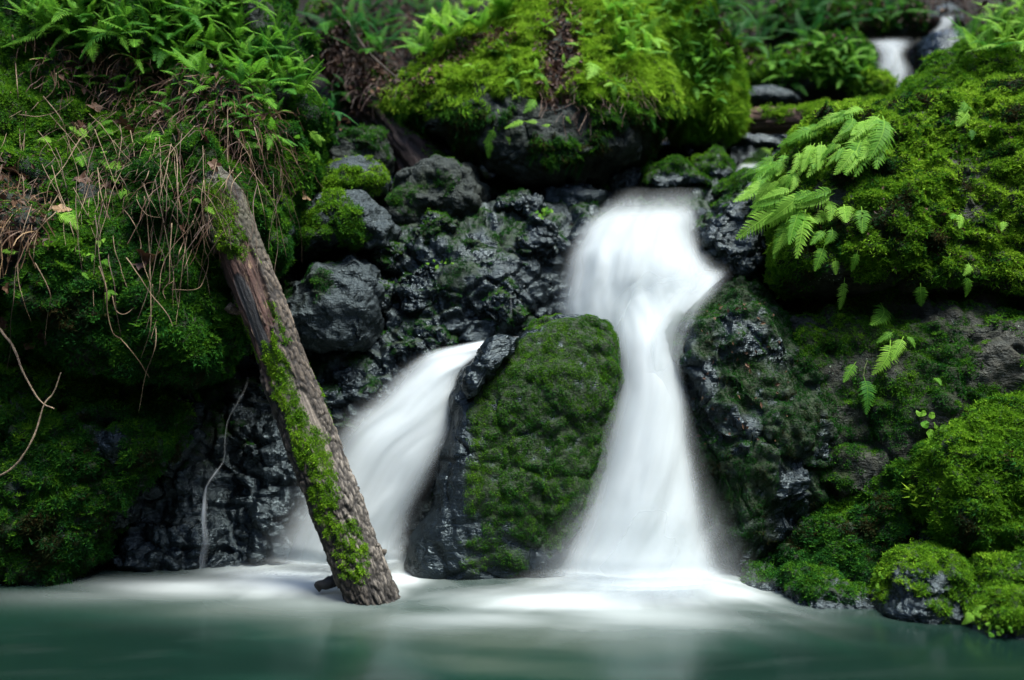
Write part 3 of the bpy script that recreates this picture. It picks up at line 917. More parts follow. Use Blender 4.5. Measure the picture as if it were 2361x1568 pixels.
# ---- centre boulder between the two falls
boulder('mossy_boulder', [(1165, 800), (1215, 750), (1270, 732), (1340, 728), (1405, 742), (1425, 775), (1430, 870), (1422, 960), (1400, 1080), (1362, 1180), (1325, 1270), (1300, 1335), (1230, 1385), (1120, 1390), (1010, 1385), (945, 1360), (942, 1285), (965, 1215), (1000, 1165), (1010, 1090), (1045, 1010), (1045, 930), (1065, 850)],
        6.50, 0.36, 0.5, 0.22, 7, 20, 'wet', 2.4, 0.80, 0.3, 0.7, 0.4,
        lambda V, N, ox, oy: np.maximum(
            moss_poly([(1170, 830), (1240, 742), (1330, 726), (1450, 750), (1460, 900), (1430, 1080), (1360, 1200), (1295, 1255), (1200, 1260), (1130, 1225), (1085, 1190), (1078, 1060), (1085, 960), (1110, 900)], 14, 20, 28)(V, N, ox, oy)
            * sstep(-0.75, -0.45, fbm(V * 4, 4, 22)),
            0.8 * moss_poly([(1040, 1260), (1110, 1240), (1200, 1270), (1190, 1320), (1080, 1320)], 18, 21, 30, 0.4)(V, N, ox, oy)),
        7500, 0.018,
        lambda P, N: 0.44 + 0.12 * fbm(P * 3.5, 3, 650) + 0.11 * vnoise(P * 22, 651) + 0.18 * N[:, 2] + 0.12 * sstep(-0.05, -0.35, P[:, 0]),  # last but one term brightens upward faces, top light in the hue
        5, 0.35, 0.012, 'fine', medium=0.5, label='tall boulder with a sheet of green moss between the two falls', cat='boulder')
boulder('wet_rock', [(1085, 845), (1120, 800), (1165, 765), (1205, 757), (1200, 790), (1160, 830), (1120, 880), (1075, 940), (1055, 930), (1060, 880)],
        6.38, 0.14, 0.3, 0.2, 5, 45, 'wet', 2.6, 1.1, 1.3, 1.2, 1.0, facets=10, fdepth=0.7, label='ridge of black wet rock where the left cascade turns', cat='rock')

# ---- the big overhanging boulder above the falls and its neighbour
def top_moss(V, N, ox, oy):
    j = 45 * fbm(V * 2.2, 4, 661); k = 60 * fbm(V * 2.2, 4, 662)
    m = poly_mask(ox + j, oy + k, [(880, 260), (930, 180), (1150, 20), (1220, -200), (1480, -200), (1510, 80), (1560, 260), (1490, 290), (1400, 270), (1300, 250), (1230, 225), (1150, 200), (1050, 225), (960, 275)], 22)
    m = np.maximum(m, 0.7 * sstep(0.05, 0.45, fbm(V * 2.5, 4, 663)) * sstep(400, 330, oy))
    lit = poly_mask(ox + j, oy + k * 0.5, [(1270, 10), (1330, 30), (1330, 120), (1310, 210), (1265, 230), (1235, 180), (1250, 90)], 14)
    lit = np.maximum(lit, 0.8 * poly_mask(ox + j * 0.4, oy + k * 0.3, [(925, 210), (1010, 135), (1100, 85), (1190, 60), (1180, 85), (1080, 120), (1000, 165), (940, 225)], 8))
    return np.clip(m * (1 - lit), 0, 1)
top_hue = lambda P, N: 0.86 + 0.16 * fbm(P * 2.5, 3, 664) + 0.08 * vnoise(P * 15, 665) + 0.16 * N[:, 2] - 0.3 * sstep(0.15, -0.4, N[:, 2]) - 0.5 * sstep(3.78, 3.48, P[:, 2])  # hue carries light on top, and shade plus olive moss low down
OVER = boulder('overhanging_boulder', [(903, 235), (925, 190), (1000, 130), (1100, 72), (1190, 10), (1240, -90), (1330, -130), (1430, -100), (1480, 10), (1505, 110), (1532, 200), (1538, 245), (1520, 290), (1490, 345), (1445, 400), (1370, 432), (1260, 440), (1180, 415), (1110, 380), (1040, 345), (960, 325), (915, 290)],
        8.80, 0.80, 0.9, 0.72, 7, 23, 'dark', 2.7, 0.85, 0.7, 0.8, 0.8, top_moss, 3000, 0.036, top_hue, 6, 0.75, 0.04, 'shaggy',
        facets=5, fdepth=0.9, label='huge overhanging boulder shaggy with moss and leaf litter above the falls', cat='boulder', centre=(1240, 230))
boulder('mossy_boulder', [(1470, 60), (1490, -80), (1580, -90), (1622, 20), (1645, 100), (1685, 180), (1702, 245), (1695, 310), (1650, 345), (1570, 340), (1520, 300), (1500, 200)],
        9.5, 0.6, 0.6, 0.45, 6, 25, 'dark', 2.6, 0.9, 0.6, 0.9, 0.8,
        lambda V, N, ox, oy: sstep(-0.7, -0.3, fbm(V * 2.5, 4, 671) + 0.3 * N[:, 2]) * sstep(330, 290, oy), 2400, 0.036,
        hue_default(0.70, 0.15, 2.5, 670), 6, 0.6, 0.03, 'shaggy', label='tall mossy boulder tucked behind the right side of the overhanging one', cat='boulder')

# ---- stones at the brink of the main fall
for i, (ol, Yc, lab) in enumerate([
    ([(1475, 425), (1490, 388), (1540, 368), (1590, 378), (1622, 405), (1640, 432), (1580, 440), (1510, 440)], 8.2, 'moss backed stone standing in the brink of the main fall'),
    ([(1590, 400), (1610, 368), (1650, 358), (1690, 380), (1700, 410), (1660, 425), (1610, 420)], 8.5, 'round mossy stone behind the brink of the main fall'),
    ([(1640, 440), (1670, 405), (1720, 392), (1760, 405), (1770, 450), (1720, 470), (1660, 470)], 7.9, 'low mossy stone at the right lip of the main fall'),
]):
    boulder('brink_stone', ol, Yc, 0.18, 0.3, 0.4, 5, 50 + i, 'wet', 2.5, 0.8, 0.6, 0.8, 0.8, moss_up(0.15, 0.6, 0.4, 3, 50 + i), 3200, 0.026,
            hue_default(0.42, seed=50 + i), 5, 0.35, 0.015, label=lab, cat='rock', group='stones at the brink of the main fall')

for i, (ol, Yc, lab) in enumerate([  # first two black rocks added to darken the lit void behind the brink
    ([(1660, 395), (1680, 300), (1750, 285), (1830, 300), (1850, 380), (1800, 420), (1700, 420)], 9.6, 'black rock in the hollow under the fallen mossy log'),
    ([(1440, 400), (1480, 330), (1560, 320), (1660, 330), (1690, 400), (1600, 430), (1480, 430)], 9.9, 'black rock in the gap between the overhanging boulder and the brink stones'),
    ([(1380, 440), (1400, 400), (1450, 380), (1500, 400), (1500, 450), (1430, 460)], 8.5, 'small black rock at the left end of the brink'),
    ([(1230, 470), (1260, 430), (1340, 425), (1400, 440), (1390, 490), (1300, 510)], 8.0, 'black rock under the overhanging boulder beside the brink'),
]):
    boulder('wet_rock', ol, Yc, 0.2, 0.3, 0.1, 5, 62 + i, 'wet', 2.6, 1.0, 1.0, 1.0, 1.0, label=lab, cat='rock')

# ---- right of the fall
boulder('wet_rock', [(1608, 520), (1625, 470), (1680, 425), (1740, 400), (1800, 430), (1820, 540), (1815, 640), (1750, 670), (1680, 665), (1640, 630), (1612, 580)],
        7.35, 0.35, 0.4, 0.15, 6, 55, 'wet', 2.5, 1.1, 1.0, 1.2, 1.2, moss_up(0.55, 1.0, 0.6, 3, 55), 2600, 0.022, hue_default(0.4, seed=55),
        facets=14, fdepth=0.65, label='glistening black rock beside the upper fall under the fern fronds', cat='rock')
boulder('dark_boulder', [(1538, 760), (1550, 725), (1590, 685), (1650, 652), (1720, 640), (1800, 655), (1860, 720), (1895, 830), (1915, 950), (1900, 1060), (1870, 1160), (1820, 1250), (1740, 1310), (1700, 1390), (1650, 1400), (1625, 1280), (1600, 1150), (1580, 1020), (1560, 900), (1545, 820)],
        6.62, 0.42, 0.5, 0.20, 7, 56, 'wet', 2.6, 0.95, 0.8, 1.25, 1.1,
        lambda V, N, ox, oy: np.clip(sstep(0.0, 0.45, fbm(V * 3.1, 4, 681) + 0.30 * N[:, 2] + 0.30) * sstep(1330, 1150, oy), 0, 1),
        5200, 0.019, hue_default(0.22, 0.12, 3, 680, 0.14), 5, 0.35, 0.008, 'fine', facets=10, fdepth=0.84, label='dark boulder patched with thin moss on the right of the main fall', cat='boulder')

def browned(f, amt, sc, seed):
    """mix in brown, dying moss in patches"""
    def g(P, N):
        k = sstep(amt, amt + 0.22, fbm(P * sc, 3, seed))
        return f(P, N) * (1 - k) + 0.03 * k
    return g
right_hue = browned(lambda P, N: 0.74 + 0.20 * fbm(P * 2.3, 4, 691) + 0.12 * vnoise(P * 13, 692) + 0.14 * N[:, 2], 0.12, 7.0, 699)  # upward faces brightened in hue for the light from above
boulder('mossy_boulder', [(1765, 455), (1790, 375), (1835, 312), (1900, 275), (1960, 255), (2060, 250), (2180, 225), (2361, 210), (2620, 190), (2660, 640), (2480, 730), (2361, 725), (2260, 690), (2160, 668), (2060, 655), (1960, 660), (1880, 672), (1825, 665), (1795, 600), (1788, 520)],
        7.05, 0.50, 0.8, 0.44, 7, 57, 'lichen', 2.7, 0.95, 0.5, 1.0, 1.0,
        lambda V, N, ox, oy: np.clip(sstep(-0.42, -0.02, fbm(V * 3.0, 4, 693) + 0.34 * N[:, 2] - 0.02), 0, 1) * sstep(730, 540, oy + 60 * fbm(V * 4, 3, 694)),
        4300, 0.034, right_hue, 6, 0.3, 0.035, label='big moss carpeted boulder with fern fronds overhanging the right wall', cat='boulder', centre=(2150, 460), skew=-0.05)
boulder('mossy_boulder', [(2040, 300), (2090, 225), (2130, 180), (2190, 142), (2270, 122), (2361, 122), (2600, 130), (2640, 300), (2361, 330), (2180, 330)],
        7.85, 0.5, 0.6, 0.5, 6, 58, 'lichen', 2.4, 0.9, 0.5, 0.9, 0.9, moss_up(-0.5, 0.0, 0.4, 3, 58), 3200, 0.036,
        hue_default(0.58, 0.16, 2.4, 695), 6, 0.35, 0.03, label='domed mossy boulder behind the big moss carpeted one', cat='boulder', centre=(2300, 230))
boulder('rock_wall', [(1810, 690), (1860, 640), (2000, 630), (2361, 660), (2660, 620), (2680, 1300), (2361, 1360), (2050, 1330), (1900, 1260), (1850, 1130), (1830, 950), (1815, 800)],
        6.52, 0.44, 0.6, 0.26, 7, 59, 'lichen', 3.4, 0.75, 0.6, 1.2, 1.0,
        lambda V, N, ox, oy: np.clip(sstep(0.0, 0.5, fbm(V * 2.7, 4, 697) + 0.4 * N[:, 2] + 0.20), 0, 1),
        3800, 0.024, hue_default(0.38, 0.17, 3, 698, 0.22), 5, 0.4, 0.012, facets=14, fdepth=0.75, medium=1.2, label='shaded lichen specked rock wall hung with single fern fronds', cat='rock', centre=(2230, 960), skew=-0.1)

slope_hue = browned(lambda P, N: 0.20 + 0.22 * fbm(P * 2.6, 4, 701) + 0.08 * vnoise(P * 15, 702) + 0.22 * N[:, 2] + 0.14 * sstep(1.5, 2.6, P[:, 0]), 0.18, 5.0, 707)  # tops of the slope lightened in hue, as lit from above
boulder('mossy_slope', [(1692, 1310), (1705, 1265), (1770, 1215), (1840, 1165), (1930, 1095), (2040, 1020), (2150, 965), (2250, 925), (2361, 850), (2640, 780), (2680, 1450), (2361, 1470), (2150, 1440), (1950, 1420), (1800, 1400), (1730, 1390)],
        6.25, 0.55, 0.7, 0.42, 7, 60, 'wet', 2.4, 1.1, 0.6, 1.0, 1.1,
        lambda V, N, ox, oy: np.clip(sstep(-0.26, 0.08, fbm(V * 3.0, 4, 703) + 0.22 * N[:, 2]), 0, 1),
        4800, 0.030, slope_hue, 6, 0.4, 0.035, label='mossy slope running down to the pool on the right', cat='boulder', centre=(2200, 1200), skew=-0.28)
boulder('mossy_boulder', [(2140, 1150), (2150, 1060), (2210, 1000), (2290, 960), (2361, 930), (2560, 900), (2600, 1250), (2361, 1290), (2240, 1260), (2170, 1220)],
        5.75, 0.3, 0.5, 0.35, 6, 61, 'wet', 2.4, 0.9, 0.5, 0.8, 0.8,
        lambda V, N, ox, oy: sstep(-0.55, -0.2, fbm(V * 3.0, 4, 705) + 0.3 * N[:, 2]), 5200, 0.032,
        browned(lambda P, N: 0.60 + 0.18 * fbm(P * 3, 3, 706) + 0.12 * N[:, 2], 0.25, 7.0, 708), 6, 0.4, 0.03, label='bright yellow green mossy bulge on the right slope', cat='boulder', centre=(2330, 1110))  # bulge brighter where it faces up, light put into hue
for i, (ol, Yc, fr, hu, lab) in enumerate([
    ([(2035, 1400), (2050, 1330), (2110, 1285), (2170, 1270), (2230, 1300), (2255, 1370), (2250, 1440), (2215, 1490), (2130, 1490), (2060, 1470)], 5.35, 0.25, 0.55, 'rounded boulder split between bright moss and bare rock at the water line'),
    ([(1818, 1390), (1825, 1340), (1880, 1325), (1960, 1350), (2030, 1380), (2060, 1420), (2020, 1450), (1920, 1440), (1850, 1430)], 5.60, 0.2, 0.32, 'low dark green rock at the water line right of the main fall'),
    ([(2225, 1470), (2240, 1400), (2300, 1365), (2361, 1360), (2480, 1360), (2500, 1500), (2361, 1510), (2270, 1500)], 5.05, 0.2, 0.5, 'mossy boulder in the corner by the small fern at the water line'),
    ([(1700, 1370), (1720, 1335), (1780, 1320), (1830, 1345), (1830, 1395), (1760, 1400)], 5.95, 0.2, 0.2, 'small black rock at the foot of the dark boulder by the main fall'),
    ([(2260, 1350), (2280, 1300), (2361, 1270), (2480, 1270), (2480, 1390), (2361, 1400), (2290, 1390)], 5.25, 0.2, 0.58, 'moss covered stone above the corner boulder on the right'),
]):
    boulder('mossy_rock', ol, Yc, fr, 0.35, 0.3, 6 if i < 2 else 5, 70 + i, 'wet', 2.4, 1.0, 0.8, 0.9, 1.0,
            (lambda s: (lambda V, N, ox, oy: sstep(-0.25, 0.1, fbm(V * 3.6, 4, s) + 0.25 * N[:, 2]) * sstep(0.015, 0.09, V[:, 2])))(720 + i), 5200, 0.026,
            hue_default(hu, 0.15, 3, 710 + i, 0.16), 5, 0.4, 0.015, label=lab, cat='rock', group='rocks along the right water line')

# ---- far boulders upstream
FB = 'far boulders up the stream'
for i, (ol, Yc, fr, mt, mo, hu, lab) in enumerate([
    ([(1645, 150), (1665, 110), (1710, 98), (1745, 118), (1745, 160), (1700, 180), (1660, 175)], 11.2, 0.3, 'dark', True, 0.60, 'mossy boulder far back just right of the tall mossy one'),
    ([(1685, 200), (1700, 165), (1745, 155), (1785, 175), (1792, 215), (1745, 225)], 10.6, 0.3, 'dark', True, 0.58, 'square mossy boulder above the fallen mossy log'),
    ([(1695, 235), (1715, 208), (1770, 200), (1825, 220), (1850, 240), (1800, 252), (1730, 250)], 10.2, 0.3, 'grey', False, 0.5, 'flat bare grey rock behind the fallen mossy log'),
    ([(1755, 220), (1765, 160), (1820, 120), (1880, 90), (1950, 95), (1995, 130), (2010, 190), (1990, 235), (1900, 245), (1810, 245)], 10.6, 0.5, 'dark', True, 0.45, 'fern covered boulder left of the far cascade'),
    ([(1960, 215), (1980, 185), (2020, 178), (2045, 200), (2030, 225), (1985, 228)], 10.2, 0.25, 'dark', True, 0.60, 'small mossy stone below the far cascade'),
    ([(2105, 195), (2112, 120), (2140, 78), (2185, 70), (2225, 100), (2235, 160), (2185, 200), (2135, 215)], 11.0, 0.4, 'wet', False, 0.3, 'wet dark rock on the right of the far cascade'),
    ([(2010, 235), (2060, 195), (2140, 165), (2200, 150), (2200, 210), (2100, 250)], 10.2, 0.3, 'wet', False, 0.3, 'black rock ledge under the far cascade'),
    ([(1885, 80), (1900, 30), (1950, 8), (2010, 14), (2032, 50), (2020, 90), (1950, 100)], 12.0, 0.4, 'dark', True, 0.45, 'round mossy boulder above the fern covered one'),
    ([(1770, 70), (1790, 20), (1840, 0), (1890, 20), (1900, 70), (1850, 95), (1790, 95)], 12.5, 0.4, 'dark', True, 0.35, 'dim mossy boulder high in the background'),
    ([(2110, 60), (2130, 25), (2180, 15), (2215, 35), (2215, 70), (2160, 80)], 12.6, 0.3, 'grey', False, 0.3, 'grey rock beside the highest cascade'),
    ([(2020, 90), (2035, 40), (2080, 10), (2120, 30), (2130, 80), (2080, 95)], 12.2, 0.3, 'dark', True, 0.3, 'dark boulder behind the far cascade'),
    ([(2170, 150), (2220, 95), (2290, 60), (2361, 50), (2480, 60), (2500, 180), (2361, 190), (2240, 180)], 9.9, 0.4, 'dark', True, 0.55, 'moss and fern covered boulder in the upper right corner'),
]):
    boulder('far_boulder', ol, Yc, fr, 0.5, 0.35, 5, 100 + i, mt, 2.4, 0.9, 0.6, 0.9, 0.9,
            moss_up(-0.4, 0.1, 0.5, 2.5, 100 + i) if mo else None, 1500, 0.045, hue_default(hu, 0.15, 2, 730 + i), 5, 0.35, 0.025,
            label=lab, cat='boulder', group=FB)
print('rocks', round(time.time() - T0, 1), 'moss tris', MOSS_TRIS)
# ================================================================== FALLING WATER
def catmull(K, n):
    K = np.array(K, float)
    d = np.concatenate([[0], np.cumsum(np.linalg.norm(np.diff(K[:, :2], axis=0), axis=1) + 1e-6)])
    t = np.linspace(0, d[-1], n)
    m = np.gradient(K, d, axis=0)
    i = np.clip(np.searchsorted(d, t, 'right') - 1, 0, len(d) - 2)
    h = (d[i + 1] - d[i])[:, None]
    s = ((t - d[i])[:, None]) / h
    return (2 * s**3 - 3 * s**2 + 1) * K[i] + (s**3 - 2 * s**2 + s) * h * m[i] + (-2 * s**3 + 3 * s**2) * K[i + 1] + (s**3 - s**2) * h * m[i + 1]

def water_sheet(name, parent, sections, nu=46, nv=150, el=0.25, er=0.25, fade0=0.05, fade1=0.06, amax=0.95, off=0.0, widen=0.0, seed=0, wobble=0.25, lump=0.02, mat='fall', hole=None, shift=0.0, fold=0):
    """sections: (xl, yl, Yl, xr, yr, Yr, bulge, strength) from the top down; a curved sheet bowed toward the viewer"""
    S = catmull(sections, nv)
    u = np.linspace(0, 1, nu)
    U, Vv = np.meshgrid(u, np.linspace(0, 1, nv), indexing='ij')
    S = S[None, :, :]
    L = np.stack([(S[..., 0] - 1180.5) / FPX * S[..., 2], S[..., 2], CAM_H + (784 - S[..., 1]) / FPX * S[..., 2]], -1)
    R = np.stack([(S[..., 3] - 1180.5) / FPX * S[..., 5], S[..., 5], CAM_H + (784 - S[..., 4]) / FPX * S[..., 5]], -1)
    uu = (U - 0.5) * (1 + widen) + 0.5 + shift
    P = L * (1 - uu[..., None]) + R * uu[..., None]
    wid = np.linalg.norm(R - L, axis=-1) * np.ones_like(U)
    ln = np.linalg.norm(np.diff((L + R)[0] / 2, axis=0), axis=1)
    vl = np.concatenate([[0], np.cumsum(ln)])[None, :] * np.ones_like(U)
    bow = S[..., 6] * np.sin(np.pi * U) ** 0.8
    q = np.stack([uu * wid * 5, P[..., 2] * 1.3, np.full_like(U, fold * 3.1)], -1).reshape(-1, 3)
    P[..., 1] -= bow + off + lump * fbm(q, 3, fold + 1).reshape(U.shape)
    P[..., 2] = np.maximum(P[..., 2], 0.07 if fold or 'splash' in name else 0.005)
    q2 = np.stack([U * 0 + vl * 2.2, U * 3, np.full_like(U, seed * 1.7)], -1).reshape(-1, 3)
    w = wobble * fbm(q2, 3, seed + 2).reshape(U.shape)
    a = sstep(0, el, U * (1 + w) ) * sstep(0, er, (1 - U) * (1 - w))
    a = a * sstep(-0.001, fade0, Vv) * sstep(-0.001, fade1, 1 - Vv) * S[..., 7] * amax
    q3 = np.stack([U * wid * 9, vl * 0.8, np.full_like(U, seed * 2.3)], -1).reshape(-1, 3)
    a = a * (1 - 0.22 * sstep(0.0, 0.6, fbm(q3, 3, seed + 3).reshape(U.shape)))
    if hole is not None:
        a = a * hole(P.reshape(-1, 3)).reshape(U.shape)
    V = P.reshape(-1, 3)
    F = grid_faces(nu, nv)
    me = new_mesh(name, V, F, {'alpha': np.clip(a, 0, 1).ravel(), 'flow': np.stack([(U * wid).ravel() + seed, vl.ravel(), 0 * U.ravel()], 1)})
    return link(name, me, parent, M[mat])

def empty(name, loc, label, cat, group=None, rot=None):
    o = link(name, None, None, None, label, cat, group)
    o.location = loc
    o.empty_display_size = 0.1
    if rot is not None:
        o.rotation_euler = rot
    return o

# sheets are modelled in world space, so their empties stay at the origin of the pool
wf = empty('waterfall', (0, 0, 0), 'broad silky white main waterfall pouring past the tall mossy boulder', 'waterfall')
upper = [(1418, 428, 8.15, 1628, 428, 8.15, 0.00, 0.35),
         (1408, 446, 7.85, 1630, 440, 7.85, 0.05, 0.16),
         (1378, 476, 7.62, 1624, 470, 7.62, 0.12, 0.30),
         (1335, 520, 7.42, 1618, 505, 7.45, 0.22, 0.74),
         (1305, 580, 7.25, 1622, 570, 7.28, 0.26, 1.0),
         (1290, 640, 7.15, 1650, 630, 7.12, 0.26, 1.0),
         (1282, 700, 7.08, 1632, 668, 7.02, 0.22, 1.0),
         (1280, 760, 7.02, 1590, 745, 6.95, 0.18, 1.0),
         (1290, 830, 6.98, 1570, 830, 6.85, 0.14, 1.0)]
water_sheet('upper_curtain', wf, upper, 60, 110, 0.18, 0.24, 0.10, 0.10, 0.93, 0.0, 0.0, 1, 0.5, 0.085, fold=5)
water_sheet('upper_curtain', wf, upper[2:], 60, 110, 0.28, 0.34, 0.22, 0.10, 0.8, 0.06, 0.02, 2, 0.6, 0.085, fold=5)
water_sheet('upper_veil', wf, upper[3:], 50, 90, 0.42, 0.40, 0.35, 0.10, 0.5, 0.03, 0.16, 3, 0.6, 0.085, fold=5)
splash = [(1560, 628, 7.05, 1600, 600, 7.15, 0.05, 0.7), (1570, 650, 6.98, 1640, 615, 7.05, 0.08, 0.9),
          (1560, 690, 6.90, 1668, 632, 6.95, 0.10, 0.9), (1540, 740, 6.82, 1640, 660, 6.85, 0.10, 0.8), (1500, 800, 6.75, 1570, 720, 6.75, 0.06, 0.8)]
water_sheet('side_splash', wf, splash, 40, 60, 0.2, 0.45, 0.3, 0.2, 0.85, 0.05, 0.1, 4, 0.4, 0.03)
rim = [(1590, 600, 6.98, 1660, 588, 7.0, 0.03, 0.4), (1575, 630, 6.80, 1690, 612, 6.82, 0.04, 0.85), (1545, 668, 6.64, 1690, 650, 6.66, 0.04, 0.8),
       (1515, 715, 6.52, 1640, 705, 6.54, 0.04, 0.9), (1488, 775, 6.44, 1596, 775, 6.46, 0.03, 0.9), (1482, 850, 6.36, 1586, 850, 6.38, 0.03, 0.7), (1480, 940, 6.30, 1595, 940, 6.31, 0.03, 0.4)]
water_sheet('rim_veil', wf, rim, 40, 80, 0.35, 0.6, 0.35, 0.35, 0.75, 0.0, 0.0, 5, 0.6, 0.02)
lower = [(1415, 560, 7.26, 1610, 555, 7.26, 0.14, 0.6),
         (1388, 660, 7.00, 1647, 650, 7.00, 0.16, 1.0),
         (1404, 740, 6.85, 1579, 735, 6.85, 0.18, 1.0),
         (1412, 790, 6.72, 1571, 785, 6.72, 0.18, 1.0),
         (1414, 880, 6.55, 1580, 880, 6.55, 0.18, 1.0),
         (1394, 980, 6.43, 1588, 980, 6.43, 0.18, 1.0),
         (1368, 1080, 6.33, 1605, 1080, 6.33, 0.18, 1.0),
         (1333, 1180, 6.24, 1624, 1180, 6.24, 0.18, 1.0),
         (1290, 1270, 6.16, 1650, 1270, 6.16, 0.18, 1.0),
         (1264, 1330, 6.08, 1669, 1330, 6.08, 0.18, 1.0),
         (1240, 1362, 5.90, 1693, 1360, 5.90, 0.18, 0.95),
         (1211, 1385, 5.62, 1717, 1382, 5.62, 0.16, 0.5)]
water_sheet('lower_chute', wf, lower, 60, 190, 0.24, 0.20, 0.24, 0.10, 0.95, 0.0, 0.0, 6, 0.3, 0.035, fold=9)
water_sheet('lower_chute', wf, lower, 60, 190, 0.36, 0.32, 0.28, 0.14, 0.9, 0.07, 0.05, 7, 0.4, 0.035, fold=9)
water_sheet('lower_veil', wf, lower[4:], 56, 150, 0.50, 0.50, 0.12, 0.12, 0.55, 0.03, 0.34, 8, 0.5, 0.035, fold=9)
water_sheet('lower_veil', wf, lower[6:], 56, 120, 0.55, 0.55, 0.30, 0.15, 0.40, 0.10, 0.50, 9, 0.5, 0.035, fold=9)

base_splash = [(1255, 1255, 5.98, 1690, 1255, 5.98, 0.20, 0.0), (1245, 1300, 5.92, 1705, 1300, 5.92, 0.22, 0.5), (1230, 1345, 5.85, 1715, 1342, 5.85, 0.22, 0.9),
               (1200, 1375, 5.72, 1730, 1370, 5.72, 0.20, 0.7), (1160, 1398, 5.50, 1750, 1392, 5.50, 0.15, 0.0)]
water_sheet('base_splash', wf, base_splash, 70, 60, 0.5, 0.42, 0.3, 0.3, 0.75, 0.0, 0.0, 14, 0.4, 0.03)
water_sheet('base_splash', wf, base_splash, 70, 60, 0.5, 0.5, 0.3, 0.3, 0.5, 0.09, 0.10, 15, 0.5, 0.03)

lc = empty('waterfall', (0, 0, 0), 'left cascade curving down from behind the tall mossy boulder', 'waterfall')
left = [(1240, 772, 7.05, 1250, 800, 7.0, 0.02, 0.8),
        (1150, 778, 6.95, 1165, 800, 6.85, 0.03, 0.95),
        (1060, 792, 6.88, 1098, 826, 6.75, 0.05, 0.95),
        (985, 808, 6.85, 1062, 868, 6.66, 0.09, 0.95),
        (920, 852, 6.80, 1054, 935, 6.60, 0.13, 0.95),
        (862, 908, 6.72, 1046, 1000, 6.55, 0.16, 0.95),
        (786, 975, 6.66, 1018, 1060, 6.50, 0.18, 0.95),
        (733, 1060, 6.60, 985, 1130, 6.46, 0.18, 0.92),
        (680, 1150, 6.52, 955, 1200, 6.42, 0.18, 0.88),
        (631, 1240, 6.44, 948, 1270, 6.38, 0.16, 0.86),
        (599, 1310, 6.36, 946, 1325, 6.30, 0.14, 0.95),
        (575, 1345, 6.05, 948, 1350, 6.05, 0.10, 0.5)]
water_sheet('cascade_sheet', lc, left, 60, 170, 0.34, 0.18, 0.04, 0.10, 0.97, 0.0, 0.0, 11, 0.3, 0.04, fold=13)
water_sheet('cascade_sheet', lc, left, 60, 170, 0.46, 0.30, 0.05, 0.14, 0.85, 0.06, 0.02, 12, 0.4, 0.04, fold=13)
water_sheet('cascade_veil', lc, left[2:], 50, 140, 0.55, 0.50, 0.30, 0.12, 0.45, 0.03, 0.24, 13, 0.5, 0.04, fold=13)

left_splash = [(560, 1268, 6.32, 950, 1268, 6.32, 0.10, 0.0), (520, 1305, 6.27, 960, 1305, 6.27, 0.12, 0.55), (470, 1335, 6.18, 970, 1335, 6.18, 0.12, 0.85),
               (400, 1358, 6.00, 975, 1355, 6.00, 0.10, 0.6), (330, 1378, 5.75, 980, 1375, 5.75, 0.08, 0.0)]
water_sheet('base_splash', lc, left_splash, 70, 60, 0.55, 0.3, 0.3, 0.3, 0.7, 0.0, 0.0, 16, 0.4, 0.03)

# far cascades upstream
fc = empty('far_cascade', (0, 0, 0), 'small fan shaped cascade far upstream beside the fern covered boulder', 'cascade', 'far cascades')
far = [(1978, 90, 11.1, 2104, 84, 11.1, 0.0, 0.5), (1998, 108, 10.9, 2098, 108, 10.9, 0.05, 0.85), (2018, 130, 10.75, 2082, 132, 10.75, 0.08, 0.9),
       (2008, 160, 10.6, 2096, 165, 10.6, 0.1, 0.85), (1985, 190, 10.45, 2100, 200, 10.45, 0.08, 0.7), (1975, 205, 10.3, 2095, 215, 10.3, 0.05, 0.4)]
water_sheet('water_sheet', fc, far, 40, 60, 0.35, 0.4, 0.15, 0.2, 0.5, 0, 0, 21, 0.4, 0.04)
water_sheet('water_sheet', fc, far, 40, 60, 0.5, 0.5, 0.15, 0.2, 0.45, 0.06, 0.2, 22, 0.4, 0.04)
fc2 = empty('far_cascade', (0, 0, 0), 'highest little cascade at the upper right edge of the stream', 'cascade', 'far cascades')
far2 = [(2160, 34, 12.3, 2205, 30, 12.3, 0, 0.6), (2162, 50, 12.2, 2202, 50, 12.2, 0.04, 0.7), (2145, 72, 12.1, 2195, 74, 12.1, 0.04, 0.6), (2130, 86, 12.0, 2180, 88, 12.0, 0.03, 0.3)]
water_sheet('water_sheet', fc2, far2, 24, 30, 0.3, 0.3, 0.2, 0.3, 0.8, 0, 0, 23, 0.4, 0.03)
fc3 = empty('far_cascade', (0, 0, 0), 'glimpse of white stream water behind the round brink stone', 'cascade', 'far cascades')
far3 = [(1700, 376, 8.9, 1760, 372, 8.9, 0, 0.6), (1695, 392, 8.7, 1760, 390, 8.7, 0.03, 0.8), (1690, 405, 8.5, 1745, 408, 8.5, 0.03, 0.5)]
water_sheet('water_sheet', fc3, far3, 24, 24, 0.3, 0.3, 0.2, 0.3, 0.75, 0, 0, 24, 0.4, 0.02)

